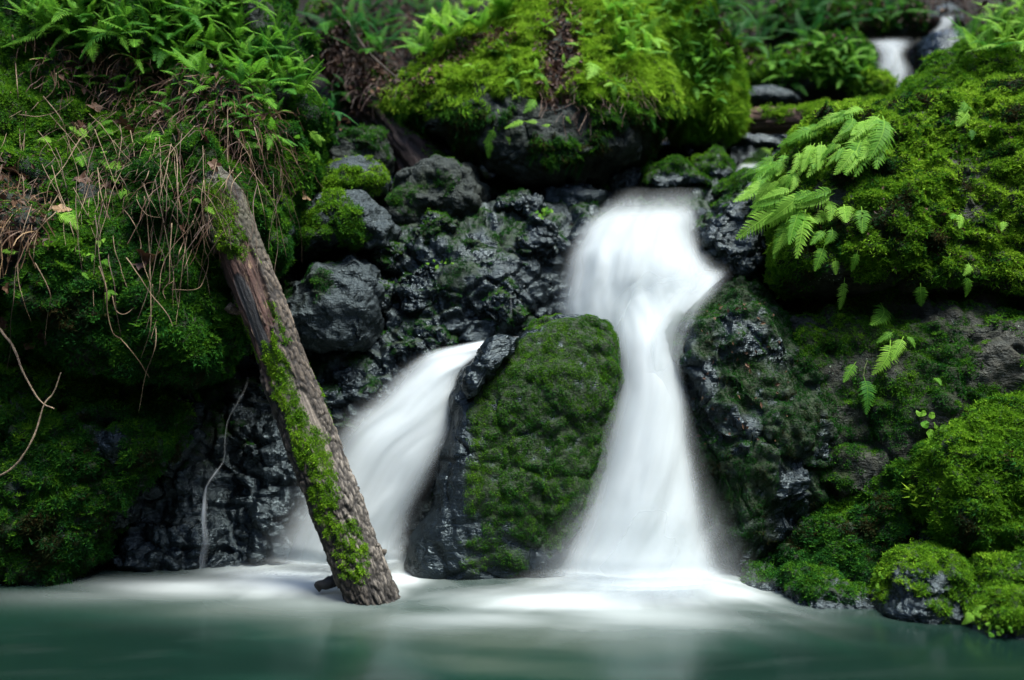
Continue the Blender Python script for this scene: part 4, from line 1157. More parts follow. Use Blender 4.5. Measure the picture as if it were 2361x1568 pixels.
# thin trickles over the wet rock on the left
def trickle(name, label, pts, wpx, strength, seed):
    e = empty(name, (0, 0, 0), label, 'trickle')
    sec = []
    raw = [surf(x, y)[0][1] for x, y in pts]
    dm = [min(raw[max(0, k - 1):k + 2]) for k in range(len(raw))]
    dm = [sum(dm[max(0, k - 1):k + 2]) / len(dm[max(0, k - 1):k + 2]) for k in range(len(dm))]
    for i, (x, y) in enumerate(pts):
        D = dm[i] - 0.04
        w = wpx * random.uniform(0.6, 1.9) * (0.6 + 0.7 * i / len(pts))
        sec.append((x - w / 2, y, D, x + w / 2, y, D, 0.02, strength * (0.45 + 0.75 * i / len(pts)) * random.uniform(0.45, 1.4)))
    water_sheet('water_thread', e, sec, 12, 90, 0.5, 0.5, 0.05, 0.03, 1.0, 0, 0, seed, 1.0, 0.0, 'trickle')
    return e
trickle('trickle', 'thin white trickle down the black rock left of the leaning log',
        [(574, 865), (570, 885), (548, 930), (528, 965), (520, 1010), (515, 1065), (496, 1092), (478, 1120), (472, 1165), (470, 1210), (475, 1250), (468, 1290), (466, 1315)], 11, 0.62, 41)
trickle('trickle', 'hair thin trickle on the black rock left of the main fall', [(1177, 672), (1178, 690), (1178, 715), (1177, 735)], 6, 0.3, 42)
print('water', round(time.time() - T0, 1))
# ================================================================== WOOD
def tube(path, radii, sides=6, twist=0.0):
    """closed tapered tube along a polyline; returns V, F"""
    path = np.array(path, float); n = len(path)
    radii = np.broadcast_to(np.array(radii, float), (n,))
    T = np.gradient(path, axis=0); T /= np.linalg.norm(T, axis=1, keepdims=True) + 1e-9
    up = np.array([0.3, -0.9, 0.2])
    A = np.cross(T, up); A /= np.linalg.norm(A, axis=1, keepdims=True) + 1e-9
    B = np.cross(T, A)
    ph = np.linspace(0, 2 * math.pi, sides, endpoint=False)
    V = path[:, None, :] + radii[:, None, None] * (np.cos(ph)[None, :, None] * A[:, None, :] + np.sin(ph)[None, :, None] * B[:, None, :])
    V = V.reshape(-1, 3)
    F = []
    for i in range(n - 1):
        for k in range(sides):
            k2 = (k + 1) % sides
            F.append((i * sides + k, i * sides + k2, (i + 1) * sides + k2, (i + 1) * sides + k))
    V = np.concatenate([V, path[:1], path[-1:]])
    T3 = []
    c0, c1 = len(V) - 2, len(V) - 1
    for k in range(sides):
        k2 = (k + 1) % sides
        T3.append((c0, k2, k)); T3.append((c1, (n - 1) * sides + k, (n - 1) * sides + k2))
    return V, [np.array(F, np.int32), np.array(T3, np.int32)]

def log_mesh(name, A, B, r0, r1, na, nt, paint, seed, parent=None, jag0=0.06, jag1=0.06, sag=0.0, **kw):
    """log from A to B; paint(t, phi, P) -> displacement, tint; phi 0 faces the viewer, +90 deg to the right of the axis"""
    A, B = np.array(A, float), np.array(B, float)
    ax = (B - A); Ln = np.linalg.norm(ax); ax /= Ln
    fr = np.array([0, -1.0, 0]); fr -= ax * (fr @ ax); fr /= np.linalg.norm(fr)
    rt = np.cross(fr, ax)
    if rt[0] < 0: rt = -rt
    t = np.linspace(0, 1, nt); ph = np.linspace(-math.pi, math.pi, na, endpoint=False)
    Tm, Ph = np.meshgrid(t, ph, indexing='ij')
    rad = r0 + (r1 - r0) * Tm
    nrm = np.cos(Ph)[..., None] * fr + np.sin(Ph)[..., None] * rt
    C = A + ax * (Tm * Ln)[..., None] + np.array([0, 0, -1]) * (sag * np.sin(np.pi * Tm))[..., None]
    P0 = (C + nrm * rad[..., None]).reshape(-1, 3)
    loc = np.stack([np.cos(Ph) * rad, np.sin(Ph) * rad, Tm * Ln], -1).reshape(-1, 3)
    disp, tint = paint(Tm.ravel(), Ph.ravel(), loc)
    V = P0 + nrm.reshape(-1, 3) * disp[:, None]
    jn = fbm(np.stack([np.cos(Ph.ravel()) * 2.2, np.sin(Ph.ravel()) * 2.2, 0 * Ph.ravel()], 1), 4, seed + 8)
    tt = Tm.ravel()
    V += ax * ((jag0 * jn * np.clip(1 - tt * 12, 0, 1) + jag1 * jn * np.clip(1 - (1 - tt) * 12, 0, 1))[:, None])
    i = np.arange(nt - 1)[:, None]; k = np.arange(na)[None, :]; k2 = (k + 1) % na
    F = np.stack([i * na + k, i * na + k2, (i + 1) * na + k2, (i + 1) * na + k], -1).reshape(-1, 4)
    V = np.concatenate([V, [A + ax * 0.04], [B - ax * 0.04]])
    tint = np.concatenate([tint, tint[:1], tint[-1:]])
    loc = np.concatenate([loc, loc[:1], loc[-1:]])
    c0, c1 = len(V) - 2, len(V) - 1
    kk = np.arange(na)
    T3 = np.concatenate([np.stack([np.full(na, c0), (kk + 1) % na, kk], 1), np.stack([np.full(na, c1), (nt - 1) * na + kk, (nt - 1) * na + (kk + 1) % na], 1)])
    N = vnormals(V, np.concatenate([F[:, [0, 1, 2]], F[:, [0, 2, 3]]]))
    if (N[: na * nt] * nrm.reshape(-1, 3)).sum(1).mean() < 0:
        F = F[:, ::-1]; T3 = T3[:, ::-1]; N = -N
    me = new_mesh(name, V, [F, T3], {'tint': tint, 'grain': loc * np.array([60, 60, 6.0])})
    o = link(name, me, parent, M['wood'], **kw)
    return o, V, F, N

def ell(t, ph, t0, t1, p0, p1, P, seed, nz=0.35, f=0.25):
    """soft elongated patch on the log, phi in degrees, edges roughened"""
    u = (t - (t0 + t1) / 2) / ((t1 - t0) / 2)
    dp = (np.degrees(ph) - (p0 + p1) / 2 + 180) % 360 - 180
    v = dp / ((p1 - p0) / 2)
    r = np.maximum(np.abs(u), np.abs(v)) * 0.5 + np.hypot(u, v) * 0.5
    r = r + nz * fbm(P * np.array([16, 16, 6.0]), 4, seed)
    return sstep(1 + f * 0.5, 1 - f * 0.5, r)

def paint_lean(t, ph, P):
    # bark broken into long scaly plates
    q = P * np.array([26, 26, 9.0]) + 0.5 * np.stack([fbm(P * 14, 3, 301), fbm(P * 14, 3, 302), fbm(P * 14, 3, 303)], 1)
    f1, f2, cid = worley(q, 304)
    plate = sstep(0.02, 0.28, f2 - f1)
    q2 = P * np.array([55, 55, 13.0])
    g1, g2, gid = worley(q2, 305)
    plate2 = sstep(0.02, 0.3, g2 - g1)
    scaly = sstep(0.45, 0.72, t)
    d = 0.012 * plate + 0.006 * plate2 * (0.5 + 0.5 * scaly) + 0.014 * (cid - 0.5) * plate * (0.4 + 0.6 * scaly) + 0.012 * fbm(P * np.array([9, 9, 3.0]), 3, 306)
    bark = np.stack([0.070 + 0.045 * cid, 0.056 + 0.038 * cid, 0.040 + 0.030 * cid], 1)
    bark = bark * (0.14 + 0.86 * plate[:, None]) * (0.45 + 0.55 * plate2[:, None]) * (0.65 + 0.7 * gid[:, None])
    bark = bark * (1 + 0.55 * fbm(P * np.array([7, 7, 3.0]), 3, 307)[:, None])
    # lighter grey bark low down, dull olive film up high
    grey = np.stack([0.13 + 0.17 * gid, 0.118 + 0.155 * gid, 0.10 + 0.13 * gid], 1) * (0.12 + 0.88 * plate2[:, None]) * (0.3 + 0.7 * plate[:, None])
    lowg = (scaly * sstep(-20, 35, np.degrees(ph)))[:, None] * 0.85
    tint = bark * (1 - lowg) + grey * lowg
    film = (sstep(0.26, 0.06, t) * sstep(-0.3, 0.3, fbm(P * 6, 3, 308) + 0.2) * 0.55)[:, None]
    tint = tint * (1 - film) + np.array([0.085, 0.095, 0.05]) * film
    # rotted hollow: bark gone, red brown crumbly wood, smooth charcoal wood in its middle
    rot = ell(t, ph, 0.155, 0.47, -105, 12, P, 310, 0.42, 0.12)
    rot2 = ell(t, ph, 0.17, 0.36, 6, 46, P, 311, 0.40, 0.12)
    rr = np.maximum(rot, rot2)
    fib = fbm(P * np.array([70, 70, 7.0]), 4, 312)
    red = np.array([0.058, 0.028, 0.020]) * (1 + 0.9 * fib[:, None])
    pale = sstep(0.30, 0.5, fbm(P * np.array([60, 60, 14.0]), 3, 313))[:, None]
    red = red * (1 - pale) + np.array([0.19, 0.13, 0.08]) * pale
    tint = tint * (1 - rr[:, None]) + np.clip(red, 0.008, 1) * rr[:, None]
    d = d * (1 - rr) + rr * (-0.022 + 0.010 * fib + 0.012 * fbm(P * np.array([25, 25, 7.0]), 3, 314))
    slate = ell(t, ph, 0.22, 0.47, -38, 4, P, 315, 0.35, 0.2)
    tint = tint * (1 - slate[:, None]) + (np.array([0.030, 0.032, 0.034]) * (1 + 0.5 * fib[:, None])) * slate[:, None]
    d = d * (1 - slate) + slate * (-0.026 + 0.003 * fib)
    # bare silver wood with straight grain
    bare = np.maximum(ell(t, ph, 0.50, 0.70, 8, 52, P, 317, 0.25, 0.15), 0.8 * ell(t, ph, 0.42, 0.60, -8, 26, P, 318, 0.35, 0.2))
    sil = np.array([0.16, 0.14, 0.115]) * (1 + 0.55 * fbm(P * np.array([95, 95, 3.0]), 3, 319))[:, None]
    tint = tint * (1 - bare[:, None]) + sil * bare[:, None]
    d = d * (1 - bare) + bare * (-0.006 + 0.004 * fbm(P * np.array([80, 80, 4.0]), 3, 320))
    # soaked foot
    wet = sstep(0.88, 0.95, t + 0.02 * fbm(P * 9, 3, 321))[:, None]
    tint = tint * (1 - 0.55 * wet)
    # broken head
    d = d - 0.05 * sstep(0.05, 0.0, t) + 0.03 * fbm(P * 12, 3, 322) * sstep(0.12, 0.0, t)
    head = sstep(0.07, 0.0, t)[:, None]
    tint = tint * (1 - head) + np.array([0.075, 0.072, 0.055]) * (1 + 0.5 * fib[:, None]) * head
    return d, np.clip(tint, 0.004, 0.9)

lg = empty('leaning_log', (0, 0, 0), 'leaning dead log patched with moss, its foot in the pool', 'log')
LA, LB = at(486, 408, 6.10), at(880, 1440, 5.62)
trunk, LV, LF, LN = log_mesh('trunk', LA, LB, 0.150, 0.153, 190, 460, paint_lean, 300, lg, 0.08, 0.0)
def log_moss():
    ax = LB - LA; Ln = np.linalg.norm(ax); axn = ax / Ln
    V = LV[:-2]
    t = ((V - LA) @ axn) / Ln
    fr = np.array([0, -1.0, 0]); fr -= axn * (fr @ axn); fr /= np.linalg.norm(fr)
    rt = np.cross(fr, axn)
    if rt[0] < 0: rt = -rt
    C = LA + axn * (t * Ln)[:, None]
    ph = np.arctan2((V - C) @ rt, (V - C) @ fr) - math.radians(34)
    loc = np.stack([np.cos(ph) * .15, np.sin(ph) * .15, t * Ln], 1)
    m = ell(t, ph, 0.385, 0.53, -72, -6, loc, 331, 0.55, 0.2)
    m = np.maximum(m, ell(t, ph, 0.50, 0.70, -60, -12, loc, 332, 0.5, 0.2))
    m = np.maximum(m, ell(t, ph, 0.575, 0.735, -52, 12, loc, 333, 0.45, 0.2))
    m = np.maximum(m, 0.8 * ell(t, ph, 0.70, 0.80, -70, -30, loc, 334, 0.6, 0.3))
    m = np.maximum(m, 0.55 * ell(t, ph, 0.79, 0.90, -60, 10, loc, 335, 0.6, 0.3))
    m = np.maximum(m, 0.75 * ell(t, ph, 0.03, 0.20, -62, 10, loc, 336, 0.9, 0.3) )
    m = np.maximum(m, 0.6 * ell(t, ph, 0.30, 0.42, 0, 14, loc, 337, 0.6, 0.3))
    m = np.maximum(m, 0.7 * ell(t, ph, 0.28, 0.42, -115, -92, loc, 338, 0.5, 0.3))
    m = np.maximum(m, 0.7 * ell(t, ph, 0.46, 0.60, 70, 100, loc, 339, 0.8, 0.3))
    return m * sstep(-0.48, -0.08, fbm(V * 22, 3, 340))
add_moss(trunk, LV[:-2], LF, log_moss(), 12000, 0.018, lambda P, N: 0.74 + 0.18 * fbm(P * 9, 3, 341) + 0.08 * vnoise(P * 40, 342), 343, 6, 0.3)
zbuf_add(LV, LN)

def stub(x, y, Y, d, length, r, parent, tint, seed, name='branch_stub'):
    """short snapped branch"""
    p = at(x, y, Y); d = np.array(d, float); d /= np.linalg.norm(d)
    rng = np.random.default_rng(seed)
    n = 9
    path = [p + d * length * i / (n - 1) + rng.normal(0, r * 0.12, 3) for i in range(n)]
    rad = [r * (1.25 - 0.45 * i / (n - 1)) * rng.uniform(0.85, 1.15) for i in range(n)]
    V, F = tube(path, rad, 12)
    V = V + 0.18 * r * np.stack([fbm(V * 60, 2, seed + k) for k in range(3)], 1)
    tn = np.tile(np.array(tint), (len(V), 1)) * (1 + 0.6 * fbm(V * 50, 3, seed + 5))[:, None]
    me = new_mesh(name, V, F, {'tint': np.clip(tn, 0.005, 1), 'grain': V * 30})
    return link(name, me, parent, M['wood'])
stub(806, 1132, 5.80, (0.75, -0.3, 0.25), 0.07, 0.017, lg, (0.06, 0.05, 0.04), 1)
stub(872, 1287, 5.70, (0.6, -0.2, 0.65), 0.07, 0.018, lg, (0.07, 0.06, 0.045), 2)
stub(545, 712, 6.05, (-0.75, -0.3, 0.1), 0.06, 0.035, lg, (0.12, 0.09, 0.06), 3)
bb = stub(805, 1325, 5.72, (-0.85, -0.2, -0.28), 0.21, 0.036, None, (0.022, 0.022, 0.022), 4, 'broken_branch')
bb['label'] = 'short black broken branch poking from the foam at the foot of the leaning log'; bb['category'] = 'branch'

# bark slabs lifting off the trunk
def slab(x0, y0, x1, y1, w, Y0, Y1, seed):
    a, b = at(x0, y0, Y0), at(x1, y1, Y1)
    rng = np.random.default_rng(seed)
    nu, nv = 7, 22
    ax = b - a; s = np.cross(ax, [0, 1, 0]); s /= np.linalg.norm(s)
    if s[0] < 0: s = -s
    V = []
    for k, off in ((0, 0.0), (1, 0.014)):
        for i in range(nv):
            t = i / (nv - 1)
            for j in range(nu):
                u = j / (nu - 1) - 0.5
                e = w * (1 + 0.5 * vnoise(np.array([[t * 7, (1 if u > 0 else 0) * 9.0, seed]]), seed)[0])
                p = a + ax * t + s * u * e + np.array([0, -0.028 * (1 - 3 * u * u) + off, 0]) + 0.006 * vnoise(np.array([[t * 15, u * 8, seed * 1.3]]), 5)[0] * np.array([0, 1, 0])
                V.append(p)
    V = np.array(V)
    Fq = grid_faces(nv, nu)
    F = [Fq, Fq[:, ::-1] + nu * nv]
    n0 = nu * nv
    rim = [j for j in range(nu)] + [i * nu + nu - 1 for i in range(1, nv)] + [(nv - 1) * nu + j for j in range(nu - 2, -1, -1)] + [i * nu for i in range(nv - 2, 0, -1)]
    F.append(np.array([(rim[i], rim[(i + 1) % len(rim)], rim[(i + 1) % len(rim)] + n0, rim[i] + n0) for i in range(len(rim))], np.int32))
    base = np.array([0.11, 0.095, 0.068]) * (1 + 0.7 * fbm(V * 40, 3, seed))[:, None]
    me = new_mesh('bark_slab', V, F, {'tint': np.clip(base, 0.01, 1), 'grain': V * np.array([60, 60, 14.0])})
    return link('bark_slab', me, lg, M['wood'])
slab(700, 890, 752, 985, 0.045, 5.83, 5.79, 1)
slab(662, 800, 690, 860, 0.035, 5.90, 5.87, 2)

# ---- other dead wood
def paint_simple(c, seed, moss=None, rough=1.0):
    def f(t, ph, P):
        fib = fbm(P * np.array([40, 40, 5.0]), 4, seed)
        q1, q2, cid = worley(P * np.array([14, 14, 4.0]), seed + 3)
        d = rough * (0.02 * fib + 0.03 * (cid - 0.5) + 0.02 * fbm(P * 5, 3, seed + 1))
        tint = np.array(c) * (1 + 0.8 * fib + 0.5 * (cid - 0.5))[:, None]
        return d, np.clip(tint, 0.004, 0.9)
    return f
fl = empty('fallen_log', (0, 0, 0), 'fallen mossy log lying across the stream behind the big right boulder', 'log')
o, V, F, N = log_mesh('trunk', at(1690, 285, 9.2), at(2075, 262, 8.6), 0.11, 0.15, 90, 160, paint_simple((0.075, 0.04, 0.026), 351), 351, fl, 0.25, 0.1)
ox, oy = proj(V[:-2])
add_moss(o, V[:-2], F, sstep(0.15, 0.6, N[:-2, 2] + 0.5 * fbm(V[:-2] * 4, 3, 352)) * sstep(1740, 1800, ox), 5200, 0.03, hue_default(0.66, 0.1, 3, 353), 354, 5, 0.3)
zbuf_add(V, N)
rl = empty('rotten_log', (0, 0, 0), 'dark red brown rotten log sloping down behind the overhanging boulder', 'log')
o, V, F, N = log_mesh('trunk', at(742, 60, 9.6), at(990, 405, 8.25), 0.30, 0.20, 110, 200, paint_simple((0.022, 0.010, 0.007), 361, rough=1.6), 361, rl, 0.2, 0.15)
add_moss(o, V[:-2], F, sstep(0.5, 0.9, N[:-2, 2] + 0.7 * fbm(V[:-2] * 3, 3, 362)), 2600, 0.03, hue_default(0.45, 0.1, 3, 363), 364, 5, 0.3)
zbuf_add(V, N)

def stick(name, label, pts, r0, r1, tint, seed, off=0.03, cat='branch', wig=0.008, group=None, depth=None):
    P = []
    for i, p in enumerate(pts):
        if depth is not None:
            P.append(at(p[0], p[1], depth[i]))
        else:
            q, n = surf(p[0], p[1])
            P.append(at(p[0], p[1], q[1] - off))
    P = np.array(P)
    d = np.linspace(0, len(P) - 1, len(P) * 7)
    i = np.clip(d.astype(int), 0, len(P) - 2)
    m = np.gradient(P, axis=0)
    s = (d - i)[:, None]
    C = (2*s**3-3*s**2+1)*P[i] + (s**3-2*s**2+s)*m[i] + (-2*s**3+3*s**2)*P[i+1] + (s**3-s**2)*m[i+1]
    C += wig * np.stack([fbm(np.stack([d * 1.3, 0 * d + k * 5.0, 0 * d + seed], 1), 3, seed) for k in range(3)], 1)
    rad = np.linspace(r0, r1, len(C)) * (1 + 0.18 * vnoise(np.stack([d * 3, 0 * d, 0 * d + seed], 1), seed))
    V, F = tube(C, rad, 7)
    tn = np.array(tint) * (1 + 0.6 * fbm(V * 30, 3, seed))[:, None]
    me = new_mesh(name, V, F, {'tint': np.clip(tn, 0.005, 1), 'grain': V * 40})
    return link(name, me, None, M['wood'], label, cat, group)
stick('broken_stick', 'flaking brown stick standing between the leaning log and the mossy rock', [(662, 505), (655, 545), (648, 590), (640, 640)], 0.038, 0.028, (0.14, 0.075, 0.05), 5, depth=(6.75, 6.72, 6.7, 6.68))
stick('bare_branch', 'grey branch sticking out to the right from the mossy bank among ferns', [(610, 178), (640, 186), (672, 168), (720, 128)], 0.012, 0.008, (0.20, 0.155, 0.11), 6, depth=(7.45, 7.35, 7.3, 7.2))
stick('bare_branch', 'thick pale forked branch arching over the low mound at the left edge', [(-40, 725), (0, 762), (30, 800), (52, 850), (72, 895), (98, 930), (125, 942)], 0.009, 0.004, (0.24, 0.18, 0.12), 7, depth=(5.75, 5.72, 5.7, 5.68, 5.66, 5.66, 5.66))
stick('bare_branch', 'long pale twig sweeping down to the left edge over the low mound', [(140, 860), (125, 905), (103, 932), (85, 985), (60, 1040), (20, 1085), (-30, 1110)], 0.004, 0.006, (0.26, 0.20, 0.13), 8, depth=(5.72, 5.7, 5.66, 5.64, 5.62, 5.62, 5.62))
stick('bare_branch', 'thin dark stick lying down the slope by the rotten log', [(800, 50), (850, 120), (915, 180)], 0.014, 0.008, (0.06, 0.045, 0.035), 9, depth=(8.9, 8.7, 8.5))
print('wood', round(time.time() - T0, 1))
# ================================================================== PLANTS
_fr = {}
def frond_mesh(kind, shape, tone):
    """a fern frond, base at the origin, tip at +X, upper side +Z; kinds: licorice (broad lobes) and sword (many narrow leaflets)"""
    key = (kind, shape, tone)
    if key in _fr: return _fr[key]
    rng = np.random.default_rng(hash(key[1:]) % 1000 + (5 if kind == 'sword' else 9))
    rng = np.random.default_rng(shape * 31 + tone * 7 + (5 if kind == 'sword' else 9))
    pairs = 24 if kind == 'sword' else 15
    W = 0.17 if kind == 'sword' else 0.235
    bow = (0.06, 0.14, 0.22, 0.10)[shape]; side = (0.0, 0.05, -0.05, 0.10)[shape]
    def rach(t):
        return np.array([t, side * math.sin(math.pi * t), bow * math.sin(math.pi * t) ** 1.0 * (1 - 0.3 * t)])
    V, H, Q, T = [], [], [], []
    stem = 0.10 if kind == 'sword' else 0.16
    hb = (0.16, 0.42, 0.66, 0.86)[tone]
    for i in range(pairs):
        t = stem + (1 - stem) * (i + 0.3) / pairs
        u = (t - stem) / (1 - stem)
        w = W * min(1, 0.55 + u * 3.0) * (1 - u ** 1.6) ** 0.75 + 0.012
        p = rach(t); p2 = rach(min(t + 0.01, 1.0)); d = (p2 - p); d /= np.linalg.norm(d) + 1e-9
        half = (1 - stem) / pairs * (0.36 if kind == 'sword' else 0.44)
        for s in (-1, 1):
            ang = math.radians(rng.uniform(58, 72) - 22 * u)
            out = d * math.cos(ang) + np.array([0, s, 0]) * math.sin(ang)
            wl = w * rng.uniform(0.85, 1.08)
            dr = -0.22 * wl * rng.uniform(0.4, 1.4)
            h = hb + rng.normal(0, 0.05)
            b = len(V)
            V += [p - d * half, p + d * half,
                  p + out * wl * 0.55 - d * half * 0.95 + np.array([0, 0, 0.05 * wl]), p + out * wl * 0.55 + d * half * 0.85 + np.array([0, 0, 0.05 * wl]),
                  p + out * wl + np.array([0, 0, dr])]
            H += [h - 0.06, h - 0.06, h, h, h + 0.08]
            Q.append((b, b + 1, b + 3, b + 2)); T.append((b + 2, b + 3, b + 4))
    n = 9
    path = [rach(x) for x in np.linspace(0, 1, n)]
    RV, RF = tube(path, np.linspace(0.011, 0.003, n), 4)
    b = len(V)
    V = np.concatenate([np.array(V), RV]); H = np.concatenate([np.array(H), np.full(len(RV), min(hb + 0.22, 1.0))])
    me = new_mesh('frond', V, [np.concatenate([np.array(Q, np.int32), RF[0] + b]), np.concatenate([np.array(T, np.int32), RF[1] + b])], {'hue': np.clip(H, 0, 1)}, smooth=False)
    me.materials.append(M['fern'])
    _fr[key] = me
    return me

def frond(parent, base, tip, upv, kind='licorice', shape=0, tone=2, wf=1.0):
    X = Vector(tip) - Vector(base); L = X.length; X.normalize()
    Z = Vector(upv) - X * Vector(upv).dot(X)
    if Z.length < 1e-4: Z = Vector((0, -1, 0.2)) - X * Vector((0, -1, 0.2)).dot(X)
    Z.normalize(); Y = Z.cross(X)
    o = bpy.data.objects.new('frond', frond_mesh(kind, shape, tone))
    COL.objects.link(o)
    o.parent = parent
    m = Matrix((X, Y, Z)).transposed().to_4x4() @ Matrix.Diagonal((L, L * wf, L, 1))
    m.translation = Vector(base) - parent.location
    o.matrix_local = m
    return o

def traced_fern(label, fr, off=0.09, lift=0.035, tone=(2, 3), kind='licorice', wf=1.0, group=None, name='fern', extra=0):
    """fronds given by picture positions of base and tip, rooted on the surface behind them"""
    P0, n0 = surf(fr[0][0], fr[0][1])
    e = empty(name, P0, label, 'fern', group)
    more = []
    for k in range(extra):
        for bx, by, tx, ty in fr:
            j = lambda a: random.uniform(-a, a)
            f = random.uniform(0.75, 1.05)
            jx, jy = j(16), j(14)
            more.append((bx + jx, by + jy, bx + jx + (tx - bx) * f + j(16), by + jy + (ty - by) * f + j(12)))
    for i, (bx, by, tx, ty) in enumerate(list(fr) + more):
        P, n = surf(bx, by); Q, nq = surf(tx, ty)
        D0 = P[1] - lift
        D1 = min(Q[1] - off, D0 + 0.02) if Q[1] > D0 - 0.25 else Q[1] - off
        D1 = max(D1, D0 - 0.26)
        up = np.array([0, -0.85, 0.55]) + n * 0.4 + RNG.normal(0, 0.18, 3)
        frond(e, at(bx, by, D0), at(tx, ty, D1), up, kind, random.choice((0, 0, 1, 3)), random.choice(tone), wf * random.uniform(0.9, 1.15))
    return e

NUM = {2: 'two', 3: 'three', 4: 'four', 5: 'five', 6: 'six'}
def zone_label(x, y, count, kind, what, zones):
    z = next(t for (fn, t) in zones if fn(x, y))
    return '%s fronded %s %s' % (NUM[count], what, z)
def wild_fern(x, y, label, group, size=0.2, count=4, tone=(1, 2), kind='sword', spread=1.0, name='fern', up=0.5):
    P, n = surf(x, y)
    e = empty(name, P, label, 'fern', group)
    a0 = random.uniform(0, 6.28)
    for k in range(count):
        a = a0 + 6.28 * k / count + random.uniform(-0.4, 0.4)
        tn = np.cross(n, [0.3, 0.2, 0.9]); tn /= np.linalg.norm(tn) + 1e-9
        bt = np.cross(n, tn)
        d = n * random.uniform(0.3, 0.8) + spread * (tn * math.cos(a) + bt * math.sin(a)) + np.array([0, -0.25, up])
        d /= np.linalg.norm(d)
        L = size * random.uniform(0.7, 1.25)
        tip = P + d * L + np.array([0, 0, -0.18 * L])
        frond(e, P, tip, np.array([0, -0.4, 1.0]) + n * 0.5, kind, random.choice((0, 1, 2, 3)), random.choice(tone), random.uniform(0.9, 1.3))
    return e

C3 = lambda L: [(1531 + a * .3529, b * .3529, 1531 + c * .3529, d * .3529) for a, b, c, d in L]
C6 = lambda L: [(1531 + a * .3529, 507 + b * .3529, 1531 + c * .3529, 507 + d * .3529) for a, b, c, d in L]
C2 = lambda L: [(738 + a * .3529, b * .3529, 738 + c * .3529, d * .3529) for a, b, c, d in L]
C1 = lambda L: [(a * .3529, b * .3529, c * .3529, d * .3529) for a, b, c, d in L]
C4 = lambda L: [(a * .3529, 507 + b * .3529, c * .3529, 507 + d * .3529) for a, b, c, d in L]
RG = 'ferns on the big right boulder'
traced_fern('topmost spray of the fern clump on the edge of the big right boulder', C3([(1250, 715, 1030, 830), (1190, 735, 960, 850), (1040, 800, 810, 955), (1230, 730, 1120, 760), (1230, 790, 1100, 930), (1000, 830, 740, 960)]), off=0.13, lift=0.075, extra=1, group=RG, tone=(2, 3, 3), wf=0.98)
traced_fern('right hand spray of the fern clump on the big right boulder', C3([(1410, 750, 1290, 880), (1440, 780, 1385, 1105), (1400, 830, 1290, 1020), (1330, 790, 1210, 930), (1300, 880, 1185, 1145), (1380, 860, 1235, 1040), (1250, 960, 1125, 1140), (1260, 1000, 1190, 1130)]), off=0.13, lift=0.075, extra=1, group=RG, tone=(2, 3, 3), wf=0.98)
traced_fern('middle hanging spray of the fern clump on the big right boulder', C3([(1010, 935, 935, 1160), (1050, 945, 1005, 1115), (1130, 920, 1030, 1040), (1200, 960, 1060, 1040), (880, 985, 830, 1135), (960, 930, 930, 1090), (1160, 1000, 1090, 1050)]), off=0.13, lift=0.075, extra=1, group=RG, tone=(2, 3, 3), wf=0.98)
traced_fern('left drooping spray of the fern clump reaching over the wet rock', C3([(790, 1000, 700, 1150), (850, 1090, 785, 1255), (740, 1000, 500, 1165), (780, 1050, 570, 1180), (720, 1160, 575, 1360), (660, 1180, 515, 1315), (830, 1150, 730, 1260), (700, 1080, 600, 1240), (760, 1160, 650, 1320)]), off=0.13, lift=0.075, extra=1, group=RG, tone=(2, 3, 3), wf=0.98)
traced_fern('lowest long fronded spray of the fern clump beside the upper fall', C3([(830, 1250, 560, 1355), (900, 1265, 660, 1450), (1115, 1262, 850, 1360), (1010, 1255, 740, 1330), (800, 1330, 470, 1562), (810, 1420, 715, 1690), (925, 1370, 865, 1690), (940, 1290, 800, 1420), (860, 1330, 690, 1490), (720, 1300, 540, 1420)]), off=0.13, lift=0.075, extra=1, group=RG, tone=(2, 3, 3), wf=0.98)
traced_fern('three broad fronds below the fern clump', C3([(1060, 1300, 1082, 1445), (1175, 1335, 1190, 1455), (1050, 1370, 955, 1455)]), group=RG, tone=(3, 3), wf=1.5)
